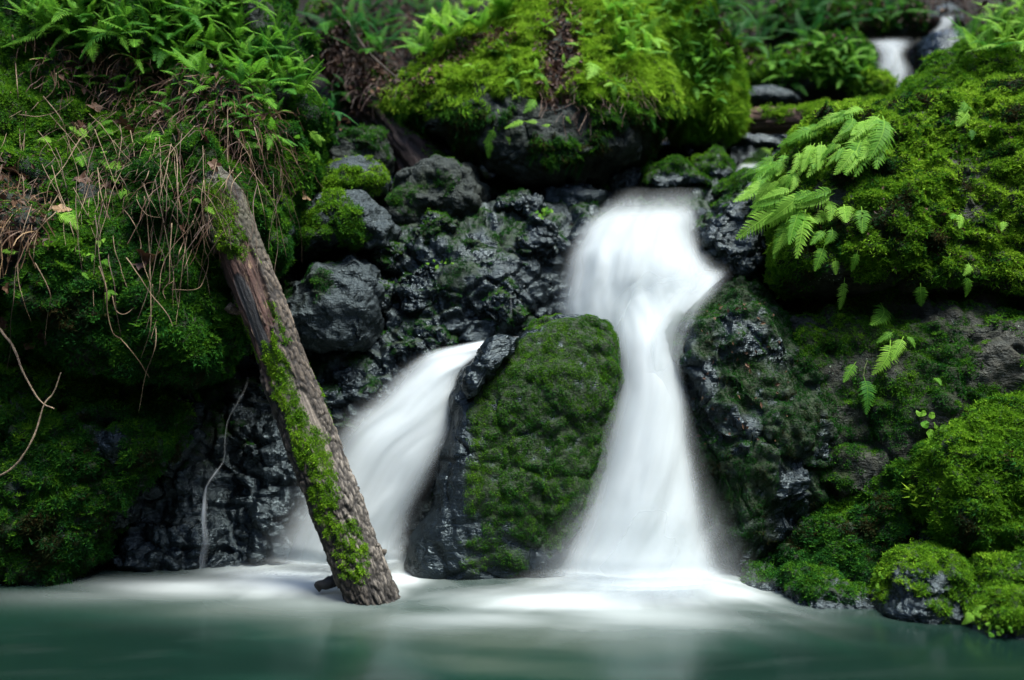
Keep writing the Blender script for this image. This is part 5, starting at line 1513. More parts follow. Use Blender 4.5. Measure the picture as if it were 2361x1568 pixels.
for lab, L, wf in [
    ('single broad pale frond hanging right of the fern clump', C3([(1290, 1350, 1298, 1525)]), 1.35),
    ('pair of small fronds under the fern clump', C3([(1095, 1485, 1050, 1600), (1060, 1500, 955, 1600)]), 1.4),
    ('stubby bright frond on the overhang edge', C6([(1050, 165, 985, 335)]), 1.3),
    ('short frond pointing straight down from the overhang', C6([(1118, 250, 1122, 360)]), 1.4),
    ('curled bright frond beside the downward pointing one', C6([(1265, 200, 1225, 340)]), 1.3),
    ('long solitary frond under the overhang edge', C6([(1180, 378, 1148, 588)]), 1.1),
    ('small slanting frond in the shade below the overhang', C6([(1415, 542, 1350, 688)]), 1.25),
    ('broad flat frond hanging from the shaded overhang lip', C6([(1675, 412, 1680, 566)]), 1.5),
    ('two fronds hung one below the other near the far overhang', C6([(1990, 278, 1955, 365), (1960, 355, 1972, 505)]), 1.3),
    ('fern of four fronds in the middle of the lichen specked wall', C6([(1505, 728, 1390, 805), (1480, 785, 1360, 1015), (1565, 762, 1490, 920), (1580, 755, 1640, 838)]), 1.15),
    ('narrow frond left of the four fronded fern', C6([(1255, 928, 1172, 1062)]), 1.2),
    ('dark frond dangling on a long stem below the four fronded fern', C6([(1302, 1020, 1322, 1272)]), 1.05),
    ('tiny frond tip on the lower lichen specked wall', C6([(1758, 1032, 1812, 1082)]), 1.4),
    ('small fern sprig on the right face of the big right boulder', C3([(1940, 1395, 1930, 1492), (1910, 1400, 1875, 1430)]), 1.4),
    ('tiny fern sprig near the right edge of the picture', C3([(2215, 1445, 2205, 1512)]), 1.4),
    ('pale fern sprig high on the big right boulder', C3([(1960, 655, 1925, 740), (1990, 720, 1910, 825), (1985, 700, 2010, 720)]), 1.3),
    ('teal frond under the pale sprig on the big right boulder', C3([(2012, 840, 2012, 915)]), 1.3),
]:
    _e = traced_fern(lab, L, 0.07, tone=(1,) if 'teal' in lab or 'dark frond' in lab else (2, 3), wf=wf, group=RG)
    if 'dark frond' in lab: STEMMED = _e
st_ = stick('stem', None, [(1531 + 1330 * .3529, 507 + 920 * .3529), (1531 + 1310 * .3529, 507 + 970 * .3529), (1531 + 1302 * .3529, 507 + 1022 * .3529)], 0.003, 0.002, (0.12, 0.16, 0.05), 15, 0.04, None, 0.002)
st_.parent = STEMMED; st_.matrix_parent_inverse = Matrix.Translation(-STEMMED.location)

TG = 'ferns on the overhanging boulder'
for lab, L in [
    ('two fronds hanging end to end on the dark face of the overhanging boulder', C2([(1135, 828, 1068, 935), (1105, 905, 1100, 1035)])),
    ('sideways frond on the dark face of the overhanging boulder', C2([(1350, 790, 1205, 838), (1430, 800, 1345, 795)])),
    ('upright frond above the sideways one', C2([(1410, 645, 1328, 740)])),
    ('tiny frond below the sideways one', C2([(1212, 888, 1238, 948)])),
    ('small frond tip beside the hanging rootlets', C2([(1600, 755, 1640, 808)])),
    ('little pale frond lying flat under the leaf litter', C2([(1510, 812, 1448, 820)])),
    ('heart shaped bit of fern on the right dark face', C2([(1740, 680, 1782, 710)])),
    ('minute frond at the middle of the dark face', C2([(1160, 708, 1168, 745)])),
]:
    traced_fern(lab, L, 0.03, tone=(2, 3), wf=1.3, group=TG)
traced_fern('arching fronds beside the leaf litter on the overhanging boulder', C2([(1700, 300, 1600, 285), (1735, 375, 1590, 440), (1600, 420, 1590, 350), (1760, 400, 1745, 520)]), 0.06, tone=(3,), wf=1.2, group=TG)
random.seed(21)
def in_poly1(x, y, poly):
    return poly_mask(np.array([x]), np.array([y]), poly, 1.0)[0] > 0.5
def scatter(poly, n, mind):
    xs = [p[0] for p in poly]; ys = [p[1] for p in poly]
    out = []
    for _ in range(n * 60):
        if len(out) >= n: break
        x, y = random.uniform(min(xs), max(xs)), random.uniform(min(ys), max(ys))
        if in_poly1(x, y, poly) and all((x - a) ** 2 + (y - b) ** 2 > mind * mind for a, b in out):
            out.append((x, y))
    return out
for x, y in scatter([(935, 165), (960, 110), (1050, 30), (1130, -10), (1210, -20), (1170, 40), (1080, 90), (990, 135)], 16, 20):
    c_ = random.choice((5, 6, 6))
    lab = zone_label(x, y, c_, '', 'lime fern', [(lambda x, y: x<1000, 'at the left tip of the overhanging boulder'), (lambda x, y: x<1090, 'halfway up the overhanging boulder edge'), (lambda x, y: True, 'atop the left edge of the overhanging boulder')])
    wild_fern(x, y, lab, TG, 0.32, c_, (3, 3, 2), 'licorice', 0.9, up=0.7)
for x, y in scatter([(1390, 10), (1480, 0), (1510, 90), (1500, 150), (1430, 120), (1400, 60)], 12, 26):
    c_ = random.choice((4, 5, 6))
    lab = zone_label(x, y, c_, '', 'bright fern', [(lambda x, y: y<50, 'at the top right of the overhanging boulder'), (lambda x, y: x<1460, 'right of the overhanging boulder litter'), (lambda x, y: True, 'on the right ridge of the overhanging boulder')])
    wild_fern(x, y, lab, TG, 0.24, c_, (2, 3), 'licorice', 0.9, up=0.6)
for x, y in scatter([(1190, 60), (1380, 20), (1480, 150), (1440, 220), (1340, 200), (1180, 180), (1060, 190)], 10, 40):
    c_ = random.choice((3, 4, 5))
    lab = zone_label(x, y, c_, '', 'small fern', [(lambda x, y: x<1240, 'left of the overhanging boulder litter'), (lambda x, y: y<110, 'above the hanging rootlets of the overhanging boulder'), (lambda x, y: True, 'beside the hanging rootlets of the overhanging boulder')])
    wild_fern(x, y, lab, TG, 0.15, c_, (2, 3), 'licorice', 0.9, up=0.2)
for x, y in scatter([(1520, -20), (1600, -20), (1650, 100), (1690, 190), (1660, 240), (1560, 180)], 22, 20):
    c_ = random.choice((3, 4, 5))
    lab = zone_label(x, y, c_, '', 'leafy fern', [(lambda x, y: y<50, 'on the top of the tall mossy boulder'), (lambda x, y: y<120, 'high on the tall mossy boulder'), (lambda x, y: x<1610, 'on the left face of the tall mossy boulder'), (lambda x, y: True, 'right on the tall mossy boulder')])
    wild_fern(x, y, lab, 'ferns on the tall mossy boulder', 0.17, c_, (1, 2, 2), 'licorice', 1.0, up=0.2)

LGp = 'ferns along the top of the left bank'
for x, y in scatter([(0, 0), (230, 0), (560, -20), (640, 60), (690, 160), (720, 230), (600, 230), (420, 190), (250, 130), (60, 70)], 80, 22):
    c_, k_ = random.choice((4, 5, 6)), random.choice(('sword', 'licorice'))
    lab = zone_label(x, y, c_, k_, 'narrow leaved fern' if k_ == 'sword' else 'broad leaved fern',
        [(lambda x, y: x < 150, 'in the top left corner'), (lambda x, y: x < 330 and y < 60, 'at the top edge of the left thicket'), (lambda x, y: x < 330, 'below the left thicket'),
         (lambda x, y: x < 520 and y < 80, 'atop the middle bank thicket'), (lambda x, y: x < 520, 'in the middle bank thicket'),
         (lambda x, y: y < 90, 'atop the right bank thicket'), (lambda x, y: x > 630, 'right of the grey branch'), (lambda x, y: True, 'just left of the grey branch')])
    wild_fern(x, y, lab, LGp, random.uniform(0.20, 0.32), c_, (1, 2, 2), k_, 0.9, up=0.5)
for x, y in scatter([(80, 130), (400, 190), (640, 230), (720, 330), (600, 330), (420, 270), (200, 200)], 34, 26):
    c_ = random.choice((2, 3, 4))
    lab = zone_label(x, y, c_, '', 'little fern', [(lambda x, y: x < 220, 'in the dark hollow under the left thicket'), (lambda x, y: x < 340, 'in the litter left of the hanging dry grass'), (lambda x, y: x < 470, 'in the middle of the brown bank litter'),
        (lambda x, y: x < 590 and y < 260, 'under the grey branch in the bank litter'), (lambda x, y: x < 590, 'just above the mossy shoulder of the bank'), (lambda x, y: True, 'at the right bank edge')])
    wild_fern(x, y, lab, LGp, random.uniform(0.10, 0.17), c_, (1, 2), 'licorice', 0.9, up=0.2)
SG = 'single fronds on the left bank'
for lab, L in [
    ('pair of bright fronds glowing against the dark left bank', C4([(370, 325, 470, 385), (450, 345, 560, 460), (530, 340, 580, 390)])),
    ('bright star shaped fern under the pair of glowing fronds', C4([(690, 460, 690, 545), (690, 465, 770, 490), (680, 470, 672, 500)])),
    ('two fronds above the bright star shaped fern', C4([(600, 225, 560, 235), (610, 220, 600, 275), (640, 220, 670, 215), (650, 270, 720, 310)])),
    ('small fern close under the dry leaves on the left bank', C4([(570, 115, 610, 140), (630, 135, 650, 180), (660, 130, 675, 150)])),
    ('frond at the left edge of the picture', C4([(120, 210, 5, 205), (80, 200, 60, 235)])),
    ('tiny frond on the shaded left bank', C4([(430, 545, 370, 570), (390, 530, 380, 565)])),
    ('long upright frond hanging in the vines', C1([(810, 1235, 850, 1365), (800, 1240, 790, 1300)])),
    ('frond dangling below a vine on the left bank', C1([(1000, 850, 970, 1020)])),
    ('bright leafy frond where two vines cross', C1([(1060, 760, 1130, 770), (1080, 780, 1110, 800)])),
    ('flat bright frond on the mossy shoulder of the left bank', C1([(1580, 970, 1700, 965)])),
    ('curled frond above the mossy shoulder of the left bank', C1([(1540, 860, 1660, 825), (1560, 850, 1545, 900), (1600, 840, 1610, 790)])),
    ('spray of small fronds on the upper left bank', C1([(590, 900, 450, 830), (600, 870, 580, 800), (620, 860, 740, 790), (640, 870, 740, 880), (560, 940, 520, 930), (620, 900, 690, 850)])),
    ('second spray of small fronds below the first on the upper left bank', C1([(640, 1040, 700, 1100), (700, 1090, 790, 1130), (650, 1000, 700, 990), (500, 1030, 540, 1090), (720, 1150, 780, 1200)])),
    ('pale frond above a curled dry leaf at the far left bank', C1([(370, 1395, 510, 1500), (400, 1420, 490, 1420), (320, 1140, 370, 1190)])),
    ('two little fronds on the far left bank', C1([(130, 820, 210, 840), (50, 860, 100, 870), (230, 920, 335, 935)])),
    ('arched frond on the shaded bank above the glowing pair', C1([(500, 1370, 610, 1310), (560, 1310, 600, 1330)])),
    ('teal fronds at the right shoulder of the left bank', C1([(2010, 850, 2100, 960), (2030, 900, 2125, 920), (2060, 980, 2090, 1050)])),
    ('frond near the head of the leaning log', C1([(1340, 1350, 1400, 1400), (1260, 1300, 1310, 1330)])),
]:
    traced_fern(lab, L, 0.05, tone=(2, 2, 3), wf=1.35, group=SG)
UG = 'ferns up the stream'
for x, y in scatter([(1770, 150), (1880, 85), (1960, 90), (2010, 150), (1990, 190), (1900, 170), (1800, 200)], 24, 18):
    c_ = random.choice((3, 4, 5))
    lab = zone_label(x, y, c_, '', 'fern', [(lambda x, y: x<1840, 'on the left end of the fern covered boulder'), (lambda x, y: x<1910 and y<125, 'on the crest of the fern covered boulder'), (lambda x, y: x<1910, 'on the face of the fern covered boulder'), (lambda x, y: y<140, 'on the right crest of the fern covered boulder'), (lambda x, y: True, 'on the fern covered boulder next to the far cascade')])
    wild_fern(x, y, lab, UG, 0.24, c_, (1, 2, 2), 'licorice', 1.0, up=0.3)
for x, y in scatter([(2180, 110), (2250, 60), (2361, 20), (2361, 110), (2250, 130)], 12, 28):
    c_ = random.choice((4, 5, 6))
    lab = zone_label(x, y, c_, '', 'layered pale fern', [(lambda x, y: x<2250, 'above the domed mossy boulder'), (lambda x, y: y<60, 'atop the upper right corner'), (lambda x, y: True, 'by the upper right edge')])
    wild_fern(x, y, lab, UG, 0.40, c_, (1, 2, 3), 'sword', 1.0, up=0.3)
for x, y in scatter([(745, 0), (1000, 0), (1060, 20), (960, 90), (900, 150), (780, 120)], 16, 34):
    c_ = random.choice((4, 5, 6))
    lab = zone_label(x, y, c_, '', 'dim fern', [(lambda x, y: x<830, 'on the dark slope beside the left bank'), (lambda x, y: x<930, 'on the dark slope above the rotten log'), (lambda x, y: True, 'on the slope behind the overhanging boulder tip')])
    wild_fern(x, y, lab, UG, 0.42, c_, (0, 0, 1), 'sword', 1.0, up=0.4)
for x, y in scatter([(1620, 0), (1900, 0), (2050, 0), (2100, 30), (1880, 100), (1740, 110), (1650, 100)], 26, 30):
    c_ = random.choice((4, 5, 6))
    lab = zone_label(x, y, c_, '', 'dim fern', [(lambda x, y: x<1720, 'close behind the tall mossy boulder'), (lambda x, y: x<1830, 'left of the far round boulders'), (lambda x, y: x<1950, 'on the slope above the far round boulders'), (lambda x, y: True, 'on the slope near the highest cascade')])
    wild_fern(x, y, lab, UG, 0.40, c_, (0, 0, 1), 'sword', 1.0, up=0.4)
for x, y in [(770, 200), (782, 232), (795, 212), (760, 255)]:
    wild_fern(x, y, 'teal fern in the dark gap right of the left bank', UG, 0.22, 4, (0, 0, 1), 'licorice', 1.0, up=0.1)
traced_fern('small bright fern by the water line in the lower right corner', [(2250, 1415, 2218, 1440), (2232, 1405, 2228, 1440), (2245, 1412, 2275, 1398), (2240, 1410, 2262, 1425)], 0.04, tone=(3,), wf=1.4, group='plants in the lower right corner')

# ---- small leafy plants
def leaf_mesh(name, tone, seed, lobes=0):
    rng = np.random.default_rng(seed)
    n = 12
    V = [(0, 0, 0)]
    for i in range(n + 1):
        a = -math.pi * 0.86 + 2 * math.pi * 0.86 * i / n
        r = 0.5 * (1 + 0.12 * math.cos(a)) * (1 + (0.32 if lobes else 0.06) * math.cos(a * (lobes or 5)))
        V.append((0.42 + r * math.cos(a), r * math.sin(a) * 0.85, 0.10 * math.cos(a * 2) - 0.12 * abs(math.sin(a)) + rng.normal(0, 0.02)))
    V.append((0.45, 0, 0.06))
    c = len(V) - 1
    F = [(c, i, i + 1) for i in range(1, n + 1)] + [(c, n + 1, 0), (c, 0, 1)]
    return new_mesh(name, np.array(V), np.array(F, np.int32), {'hue': np.clip(np.full(len(V), tone) + rng.normal(0, 0.04, len(V)), 0, 1)}, smooth=False)
LEAF = [leaf_mesh('leaf', t, 40 + i) for i, t in enumerate((0.55, 0.8))]
for m_ in LEAF: m_.materials.append(M['fern'])
def leafy_plant(label, pts, size, group=None, name='small_plant', cat='plant'):
    P0, n0 = surf(*pts[0])
    e = empty(name, P0, label, cat, group)
    for x, y in pts:
        P, n = surf(x, y)
        o = bpy.data.objects.new('leaf', random.choice(LEAF)); COL.objects.link(o); o.parent = e
        b = at(x, y, P[1] - 0.03)
        a = random.uniform(0, 6.28)
        X = Vector((math.cos(a), -0.3, math.sin(a) - 0.2)).normalized()
        Z = (Vector((0, -0.8, 0.7)) + Vector(RNG.normal(0, 0.25, 3))); Z = (Z - X * Z.dot(X)).normalized()
        m = Matrix((X, Z.cross(X), Z)).transposed().to_4x4() @ Matrix.Scale(size * random.uniform(0.7, 1.25), 4)
        m.translation = Vector(b) - e.location
        o.matrix_local = m
    return e
leafy_plant('bright round leaved seedling on the black rock left of the main fall', [(1240, 485), (1252, 480), (1262, 476), (1246, 492), (1258, 488), (1268, 482), (1254, 504), (1250, 498)], 0.038)
leafy_plant('clover like plant at the water line in the lower right corner', [(2260, 1448), (2272, 1440), (2285, 1452), (2296, 1444), (2310, 1450), (2325, 1446), (2335, 1455), (2280, 1458), (2300, 1456)], 0.03, 'plants in the lower right corner')
leafy_plant('heart leaved plant with dangling leaves on the right mossy slope', [(2112, 948), (2130, 946), (2150, 950), (2140, 972), (2148, 990), (2162, 985), (2152, 1000), (2170, 992)], 0.055)
leafy_plant('pale sprig of tiny leaves above the low dark green rock', [(2015, 1330), (2025, 1345), (2032, 1328), (2020, 1360), (2028, 1318)], 0.025)
leafy_plant('bright green cress on the ledge among the stacked rocks', [(990, 607), (1003, 604), (1015, 606), (1028, 603), (1040, 606), (1010, 611)], 0.03)

# ---- dead leaves
def dead_mesh(seed):
    rng = np.random.default_rng(seed)
    V = [(0, 0, 0.05)]; n = 15
    for i in range(n):
        a = 2 * math.pi * i / n
        r = (0.5 + 0.28 * abs(math.sin(a * 2.5))) * rng.uniform(0.75, 1.15)
        V.append((r * math.cos(a), r * math.sin(a), 0.35 * r * r * math.cos(a * 2 + seed) + rng.normal(0, 0.07)))
    F = [(0, 1 + i, 1 + (i + 1) % n) for i in range(n)]
    return new_mesh('dead_leaf', np.array(V), np.array(F, np.int32), {'hue': np.clip(rng.normal(0.5 + 0.1 * (seed % 5 - 2), 0.08, n + 1), 0, 1)}, smooth=False)
DEAD = [dead_mesh(s) for s in range(6)]
for m_ in DEAD: m_.materials.append(M['deadleaf'])
PALE = dead_mesh(8); PALE.attributes['hue'].data.foreach_set('value', np.full(16, 0.95, np.float32)); PALE.materials.append(M['deadleaf'])
def dead_leaf(x, y, label, size=0.07, pale=False, group='dead leaves caught on the left bank'):
    P, n = surf(x, y)
    o = link('dead_leaf', PALE if pale else random.choice(DEAD), None, None, label, 'leaf', group)
    o.location = at(x, y, P[1] - 0.03)
    o.rotation_euler = (random.uniform(0.6, 1.7), random.uniform(-0.5, 0.5), random.uniform(-3, 3))
    o.scale = (size * random.uniform(0.8, 1.2),) * 3
    return o
for x, y in [(187, 293), (219, 247), (282, 282), (413, 307), (469, 318), (452, 353), (219, 438), (190, 413), (247, 430), (18, 370), (70, 370), (88, 381), (35, 395),
             (494, 381), (434, 427), (325, 609), (330, 590), (321, 542), (399, 521), (424, 528), (459, 556), (335, 511), (39, 570), (18, 666), (26, 546), (12, 747), (92, 737), (95, 768), (67, 789), (102, 782), (300, 300), (360, 268), (520, 250), (560, 262)]:
    zx = 'at the left edge of the bank' if x < 60 else 'over the low mound at the far left' if x < 130 and y > 700 else 'in the dry stalks of the far left' if x < 130 else 'under the left thicket' if y < 330 and x < 320 else 'in the litter below the grey branch' if y < 330 else 'beside the tan maple leaf' if y > 500 else 'in the vines of the bank centre' if x < 300 else 'above the head of the leaning log'
    dead_leaf(x, y, 'brown curled dead leaf caught ' + zx, random.uniform(0.05, 0.085))
dead_leaf(362, 590, 'largest tan maple leaf caught among the vines on the left bank', 0.10, True)
dead_leaf(141, 483, 'tan dead leaf above the pale frond on the far left bank', 0.07, True)
dead_leaf(705, 450, 'pale yellow dead leaf in the gap right of the small grey rock', 0.075, True, None)

# ---- loose litter and hanging grass, too fine to count
def litter(name, parent_kind_label, poly, n, size, hue, hs, seed, off=0.02):
    rng = np.random.default_rng(seed)
    V, H = [], []
    pts = []
    xs = [p[0] for p in poly]; ys = [p[1] for p in poly]
    X = rng.uniform(min(xs), max(xs), n * 6); Y = rng.uniform(min(ys), max(ys), n * 6)
    k = poly_mask(X + rng.normal(0, 10, n * 6), Y + rng.normal(0, 10, n * 6), poly, 1.0) > 0.5
    for x, y in list(zip(X[k], Y[k]))[:n]:
        P, nn = surf(x, y, 1)
        P = P - np.array([0, 1, 0]) * rng.uniform(0, off) + nn * 0.006
        a = rng.normal(0, 1, 3); a -= nn * (a @ nn) * 0.6; a /= np.linalg.norm(a)
        b = np.cross(nn + rng.normal(0, 0.35, 3), a); b /= np.linalg.norm(b) + 1e-9
        s = size * rng.uniform(0.5, 1.4)
        up = nn * s * 0.2
        V += [P - a * s * 0.5, P + b * s * 0.28 + up, P + a * s * 0.5, P - b * s * 0.28 + up]
        h = rng.normal(hue, hs); H += [h] * 4
    V = np.array(V)
    me = new_mesh(name, V, np.arange(len(V), dtype=np.int32).reshape(-1, 4), {'hue': np.clip(H, 0, 1)}, smooth=False)
    return link(name, me, None, M['deadleaf'], parent_kind_label, kind='stuff')
litter('leaf_litter', 'dark red brown leaf litter on the overhanging boulder', [(1268, 0), (1345, 20), (1345, 120), (1320, 215), (1270, 255), (1232, 200), (1245, 90)], 900, 0.055, 0.42, 0.22, 61)
litter('leaf_litter', 'brown needles along the upper left edge of the overhanging boulder', [(920, 215), (1010, 135), (1100, 85), (1195, 55), (1185, 90), (1080, 122), (1000, 168), (940, 232)], 420, 0.05, 0.6, 0.15, 62)
litter('leaf_litter', 'brown leaf litter on the left bank', [(60, 90), (330, 130), (560, 190), (660, 260), (560, 320), (300, 230), (100, 180)], 800, 0.05, 0.42, 0.2, 63)
litter('leaf_litter', 'dark leaf litter at the left edge of the bank', [(-40, 350), (60, 370), (140, 420), (120, 570), (-40, 620)], 420, 0.05, 0.38, 0.2, 64)
litter('leaf_litter', 'leaf litter on the dark slope behind', [(740, -10), (1060, -10), (1000, 100), (920, 190), (780, 300), (745, 120)], 1500, 0.07, 0.35, 0.2, 65)
litter('leaf_litter', 'leaf litter on the dark slope upstream', [(1600, -10), (2361, -10), (2300, 80), (2100, 60), (1900, 100), (1740, 160), (1660, 110)], 1300, 0.07, 0.32, 0.18, 66)
litter('leaf_litter', 'scattered brown needles on the big right boulder', [(1900, 300), (2361, 250), (2361, 640), (2000, 620), (1850, 500)], 130, 0.03, 0.6, 0.2, 67, 0.03)
litter('leaf_litter', 'reddish needles on the dark boulder right of the fall', [(1570, 700), (1720, 660), (1850, 760), (1820, 1000), (1620, 1050)], 60, 0.035, 0.6, 0.15, 68, 0.02)

def strands(name, label, poly, n, lmin, lmax, r, hue, seed):
    """fine hanging dry grass and rootlets"""
    rng = np.random.default_rng(seed)
    xs = [p[0] for p in poly]; ys = [p[1] for p in poly]
    X = rng.uniform(min(xs), max(xs), n * 6); Y = rng.uniform(min(ys), max(ys), n * 6)
    k = poly_mask(X, Y, poly, 1.0) > 0.5
    V, F, H = [], [], []
    S = 6
    for x, y in list(zip(X[k], Y[k]))[:n]:
        P, nn = surf(x, y, 1)
        L = rng.uniform(lmin, lmax)
        d = nn * 0.5 + rng.normal(0, 0.5, 3) + np.array([0, -0.1, -0.2]); d /= np.linalg.norm(d)
        p = np.array(P); b = len(V); h = rng.normal(hue, 0.18)
        w = r * rng.uniform(0.6, 1.4)
        for s in range(S):
            sd_ = np.cross(d, [0, 1, 0]); sd_ /= np.linalg.norm(sd_) + 1e-9
            V += [p - sd_ * w, p + sd_ * w]; H += [h, h]
            if s: F.append((b + 2 * s - 2, b + 2 * s - 1, b + 2 * s + 1, b + 2 * s))
            d = d + np.array([0, 0, -0.32]) + rng.normal(0, 0.18, 3); d /= np.linalg.norm(d)
            p = p + d * L / S
    me = new_mesh(name, np.array(V), np.array(F, np.int32), {'hue': np.clip(H, 0, 1)}, smooth=False)
    return link(name, me, None, M['deadleaf'], label, kind='stuff')
strands('dry_grass', 'tangle of brown dry grass hanging from the top of the left bank', [(60, 80), (330, 120), (560, 180), (690, 250), (640, 340), (420, 300), (200, 230), (60, 180)], 900, 0.12, 0.34, 0.0022, 0.62, 71)
strands('dry_grass', 'curtain of fine brown roots hanging down the middle of the left bank', [(120, 240), (330, 270), (560, 300), (700, 330), (700, 400), (560, 430), (500, 520), (330, 470), (130, 500)], 430, 0.18, 0.55, 0.0014, 0.55, 75)
strands('dry_grass', 'mass of dry stalks at the left edge of the bank', [(-60, 340), (60, 380), (140, 430), (150, 520), (60, 560), (-60, 560)], 330, 0.15, 0.45, 0.0024, 0.75, 72)
strands('dry_grass', 'brown rootlets hanging under the litter of the overhanging boulder', [(1235, 160), (1330, 190), (1470, 160), (1500, 230), (1400, 260), (1300, 270), (1240, 250)], 120, 0.10, 0.36, 0.0018, 0.45, 73)
strands('dry_grass', 'fine dry twigs on the dark slope behind the rotten log', [(760, 90), (900, 110), (930, 200), (850, 230), (770, 180)], 160, 0.2, 0.45, 0.0022, 0.12, 74)

# ---- vines
VG = 'dry vines hanging over the left bank'
def vine(pts, label, r=0.0042, seed=0, mat='vine', parent=None, name='hanging_vine', off=0.085):
    P = []
    dprev = None
    for x, y in pts:
        q, n = surf(x, y)
        D = q[1] - off - random.uniform(0, 0.03)
        if dprev is not None:
            D = min(D, dprev + 0.05); D = max(D, dprev - 0.22)
        dprev = D
        P.append(at(x, y, D))
    P = np.array(P)
    d = np.linspace(0, len(P) - 1, len(P) * 6)
    i = np.clip(d.astype(int), 0, len(P) - 2); m = np.gradient(P, axis=0); s = (d - i)[:, None]
    C = (2*s**3-3*s**2+1)*P[i] + (s**3-2*s**2+s)*m[i] + (-2*s**3+3*s**2)*P[i+1] + (s**3-s**2)*m[i+1]
    C += 0.007 * np.stack([fbm(np.stack([d * 0.9, 0 * d + k * 5.0, 0 * d + seed], 1), 3, seed) for k in range(3)], 1)
    r = r * 0.92
    V, F = tube(C, np.linspace(r, r * 0.38, len(C)) * (1 + 0.15 * vnoise(np.stack([d * 2, 0 * d, 0 * d + seed], 1), seed)), 5)
    me = new_mesh(name, V, F)
    if parent is not None:
        return link(name, me, parent, M[mat])
    return link(name, me, None, M[mat], label, 'vine', VG)
c1 = lambda L: [(a * .3529, b * .3529) for a, b in L]
c4 = lambda L: [(a * .3529, 507 + b * .3529) for a, b in L]
for i, (lab, L, r) in enumerate([
    ('straight vine hanging near the top left corner', c1([(80, 230), (95, 400), (110, 560), (125, 760), (135, 970)]), 0.006),
    ('vine dropping straight onto the small pale grey rock', c1([(1490, 700), (1490, 880), (1485, 1020), (1500, 1140), (1450, 1220), (1370, 1330)]), 0.0045),
    ('vine slanting down across the mossy shoulder', c1([(1660, 830), (1700, 960), (1740, 1100), (1780, 1190), (1812, 1252)]), 0.0045),
    ('hooked vine right of the mossy shoulder', c1([(1760, 870), (1805, 960), (1835, 1080), (1855, 1170), (1830, 1230)]), 0.0045),
    ('rightmost vine curving off the left bank', c1([(1870, 860), (1900, 960), (1940, 1060), (1990, 1145)]), 0.004),
    ('pale vine bending round an elbow left of the log head', c1([(1040, 970), (1110, 950), (1150, 1010), (1160, 1180), (1165, 1280), (1200, 1455)]), 0.0058),
    ('vine running down left from the pale elbowed one', c1([(1020, 900), (1000, 1010), (960, 1160), (900, 1260), (905, 1330), (960, 1400), (1060, 1420)]), 0.004),
    ('long forked pale vine hanging lowest over the dark recess', c4([(650, 300), (690, 440), (700, 600), (735, 740), (795, 780), (840, 830), (910, 920), (975, 1030)]), 0.0055),
    ('short side shoot of the forked pale vine', c4([(795, 780), (800, 850), (820, 920), (842, 982)]), 0.0045),
    ('curled vine with a hook above the green moss', c4([(1120, 20), (1112, 250), (1110, 400), (1070, 460), (1080, 520)]), 0.0045),
    ('vine kinked to the left beside the hooked one', c4([(1260, 10), (1200, 150), (1170, 220), (1140, 380), (1080, 430)]), 0.0045),
    ('long pair of vines hanging straight, left strand', c4([(940, -150), (970, 100), (985, 500), (980, 700), (920, 900)]), 0.004),
    ('diagonal vine crossing the straight pair', c4([(820, 250), (900, 350), (990, 490), (1100, 620), (1130, 700)]), 0.0048),
    ('looped vine nearest the leaning log', c4([(1325, -60), (1330, 180), (1360, 260), (1330, 400), (1280, 450), (1120, 455)]), 0.0042),
    ('long pair of vines hanging straight, right strand', c4([(1000, 420), (1012, 620), (1010, 820), (950, 1010), (905, 1260)]), 0.0036),
    ('straight twig slanting down right across the leaf litter', c4([(590, 10), (720, 150), (850, 290)]), 0.0062),
    ('vine ending in a point over the low mound', c4([(450, 440), (490, 640), (540, 800), (555, 940)]), 0.0042),
    ('thin vine over the far left recess', c4([(230, 280), (330, 480), (310, 600), (290, 780)]), 0.0038),
    ('straight dry stalk crossing the far left litter', c1([(340, 1240), (430, 1310), (520, 1390), (680, 1530)]), 0.0062),
    ('level vine arching between two clumps', c1([(120, 750), (260, 760), (380, 720), (480, 650)]), 0.004),
    ('vine curving up left in the top left dark hollow', c1([(370, 480), (360, 570), (300, 640), (200, 690), (60, 770)]), 0.0045),
    ('vine drooping in a wide loop over the green moss', c4([(740, 500), (760, 600), (820, 610), (900, 540), (940, 450)]), 0.0038),
]):
    vine(L, lab, r, 100 + i)
random.seed(33)
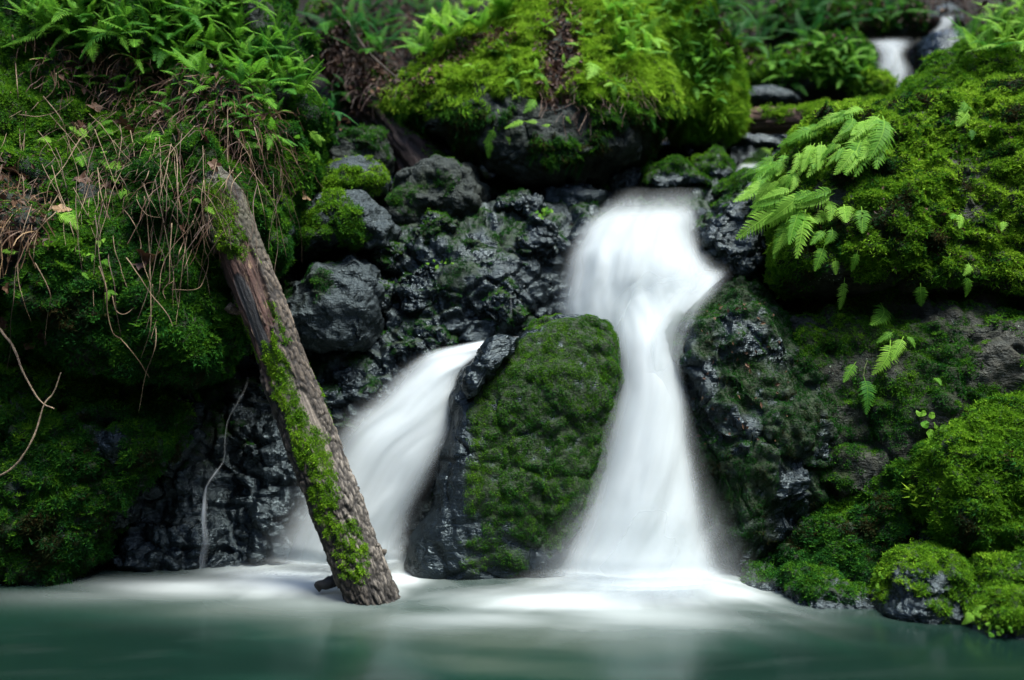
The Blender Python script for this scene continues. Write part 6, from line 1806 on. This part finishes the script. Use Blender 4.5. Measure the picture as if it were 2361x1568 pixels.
for i, (x, y) in enumerate(scatter([(0, 180), (120, 230), (330, 260), (560, 300), (700, 330), (720, 380), (560, 470), (520, 560), (330, 480), (100, 520), (0, 560)], 100, 16)):
    n = random.randint(4, 7); L = random.uniform(110, 380); dx = random.uniform(-1.3, 1.3)
    pts = []; cx, cy = x, y
    for k in range(n):
        pts.append((cx, cy))
        dx = dx * 0.66 + random.uniform(-0.22, 0.22)
        cx += dx * L / n + random.uniform(-4, 4); cy += L / n * random.uniform(0.7, 1.2)
        if cx > 735: cx = 735
    vm = random.choice(('vine', 'vine', 'vine_dark'))
    zx = 'at the far left of the bank' if x < 110 else 'left of the bank centre' if x < 240 else 'near the tan maple leaf' if x < 380 and y > 380 else 'under the middle of the bank thicket' if x < 380 else 'above the head of the leaning log' if x < 560 and y < 400 else 'beside the head of the leaning log' if x < 560 else 'on the right shoulder of the bank'
    ln_ = 'short' if L < 200 else 'middling' if L < 290 else 'long'
    vine(pts, '%s thin %s vine hanging %s' % (ln_, 'dark brown' if vm == 'vine_dark' else 'pale dry', zx), random.uniform(0.0026, 0.0040), 200 + i, vm)
# a dark trunk upstream at the top edge
tt = empty('tree_trunk', (0, 0, 0), 'dark slim tree trunk at the top edge right of the highest cascade', 'tree')
log_mesh('trunk', at(2216, -330, 13.0), at(2212, 70, 12.8), 0.09, 0.12, 40, 90, paint_simple((0.03, 0.022, 0.016), 371, rough=0.5), 371, tt)
print('plants', round(time.time() - T0, 1), 'inst', MOSS_INST, 'tris', MOSS_TRIS)

# ------------------------------------------------------------------ look-alikes that still share a label are told apart by their place in their row
bpy.context.view_layer.update()
_by = {}
for o in COL.objects:
    if o.parent is None and o.get('label') and o.get('category'):
        _by.setdefault(o['label'], []).append(o)
ORD = ['first', 'second', 'third', 'fourth', 'fifth', 'sixth', 'seventh', 'eighth', 'ninth', 'tenth', 'eleventh', 'twelfth']
for lab, obs in _by.items():
    if 1 < len(obs) <= 12 and len(lab.split()) <= 13:
        def sx(o):
            p = o.location if o.type == 'EMPTY' or o.location.length > 0.01 else Vector(sum((Vector(c) for c in o.bound_box), Vector()) / 8)
            return p.x / max(p.y, 0.1)
        for k, o in enumerate(sorted(obs, key=sx)):
            o['label'] = lab + (', leftmost of them' if k == 0 else ', rightmost of them' if k == len(obs) - 1 else ', %s from left' % ORD[k])
print('done', round(time.time() - T0, 1))
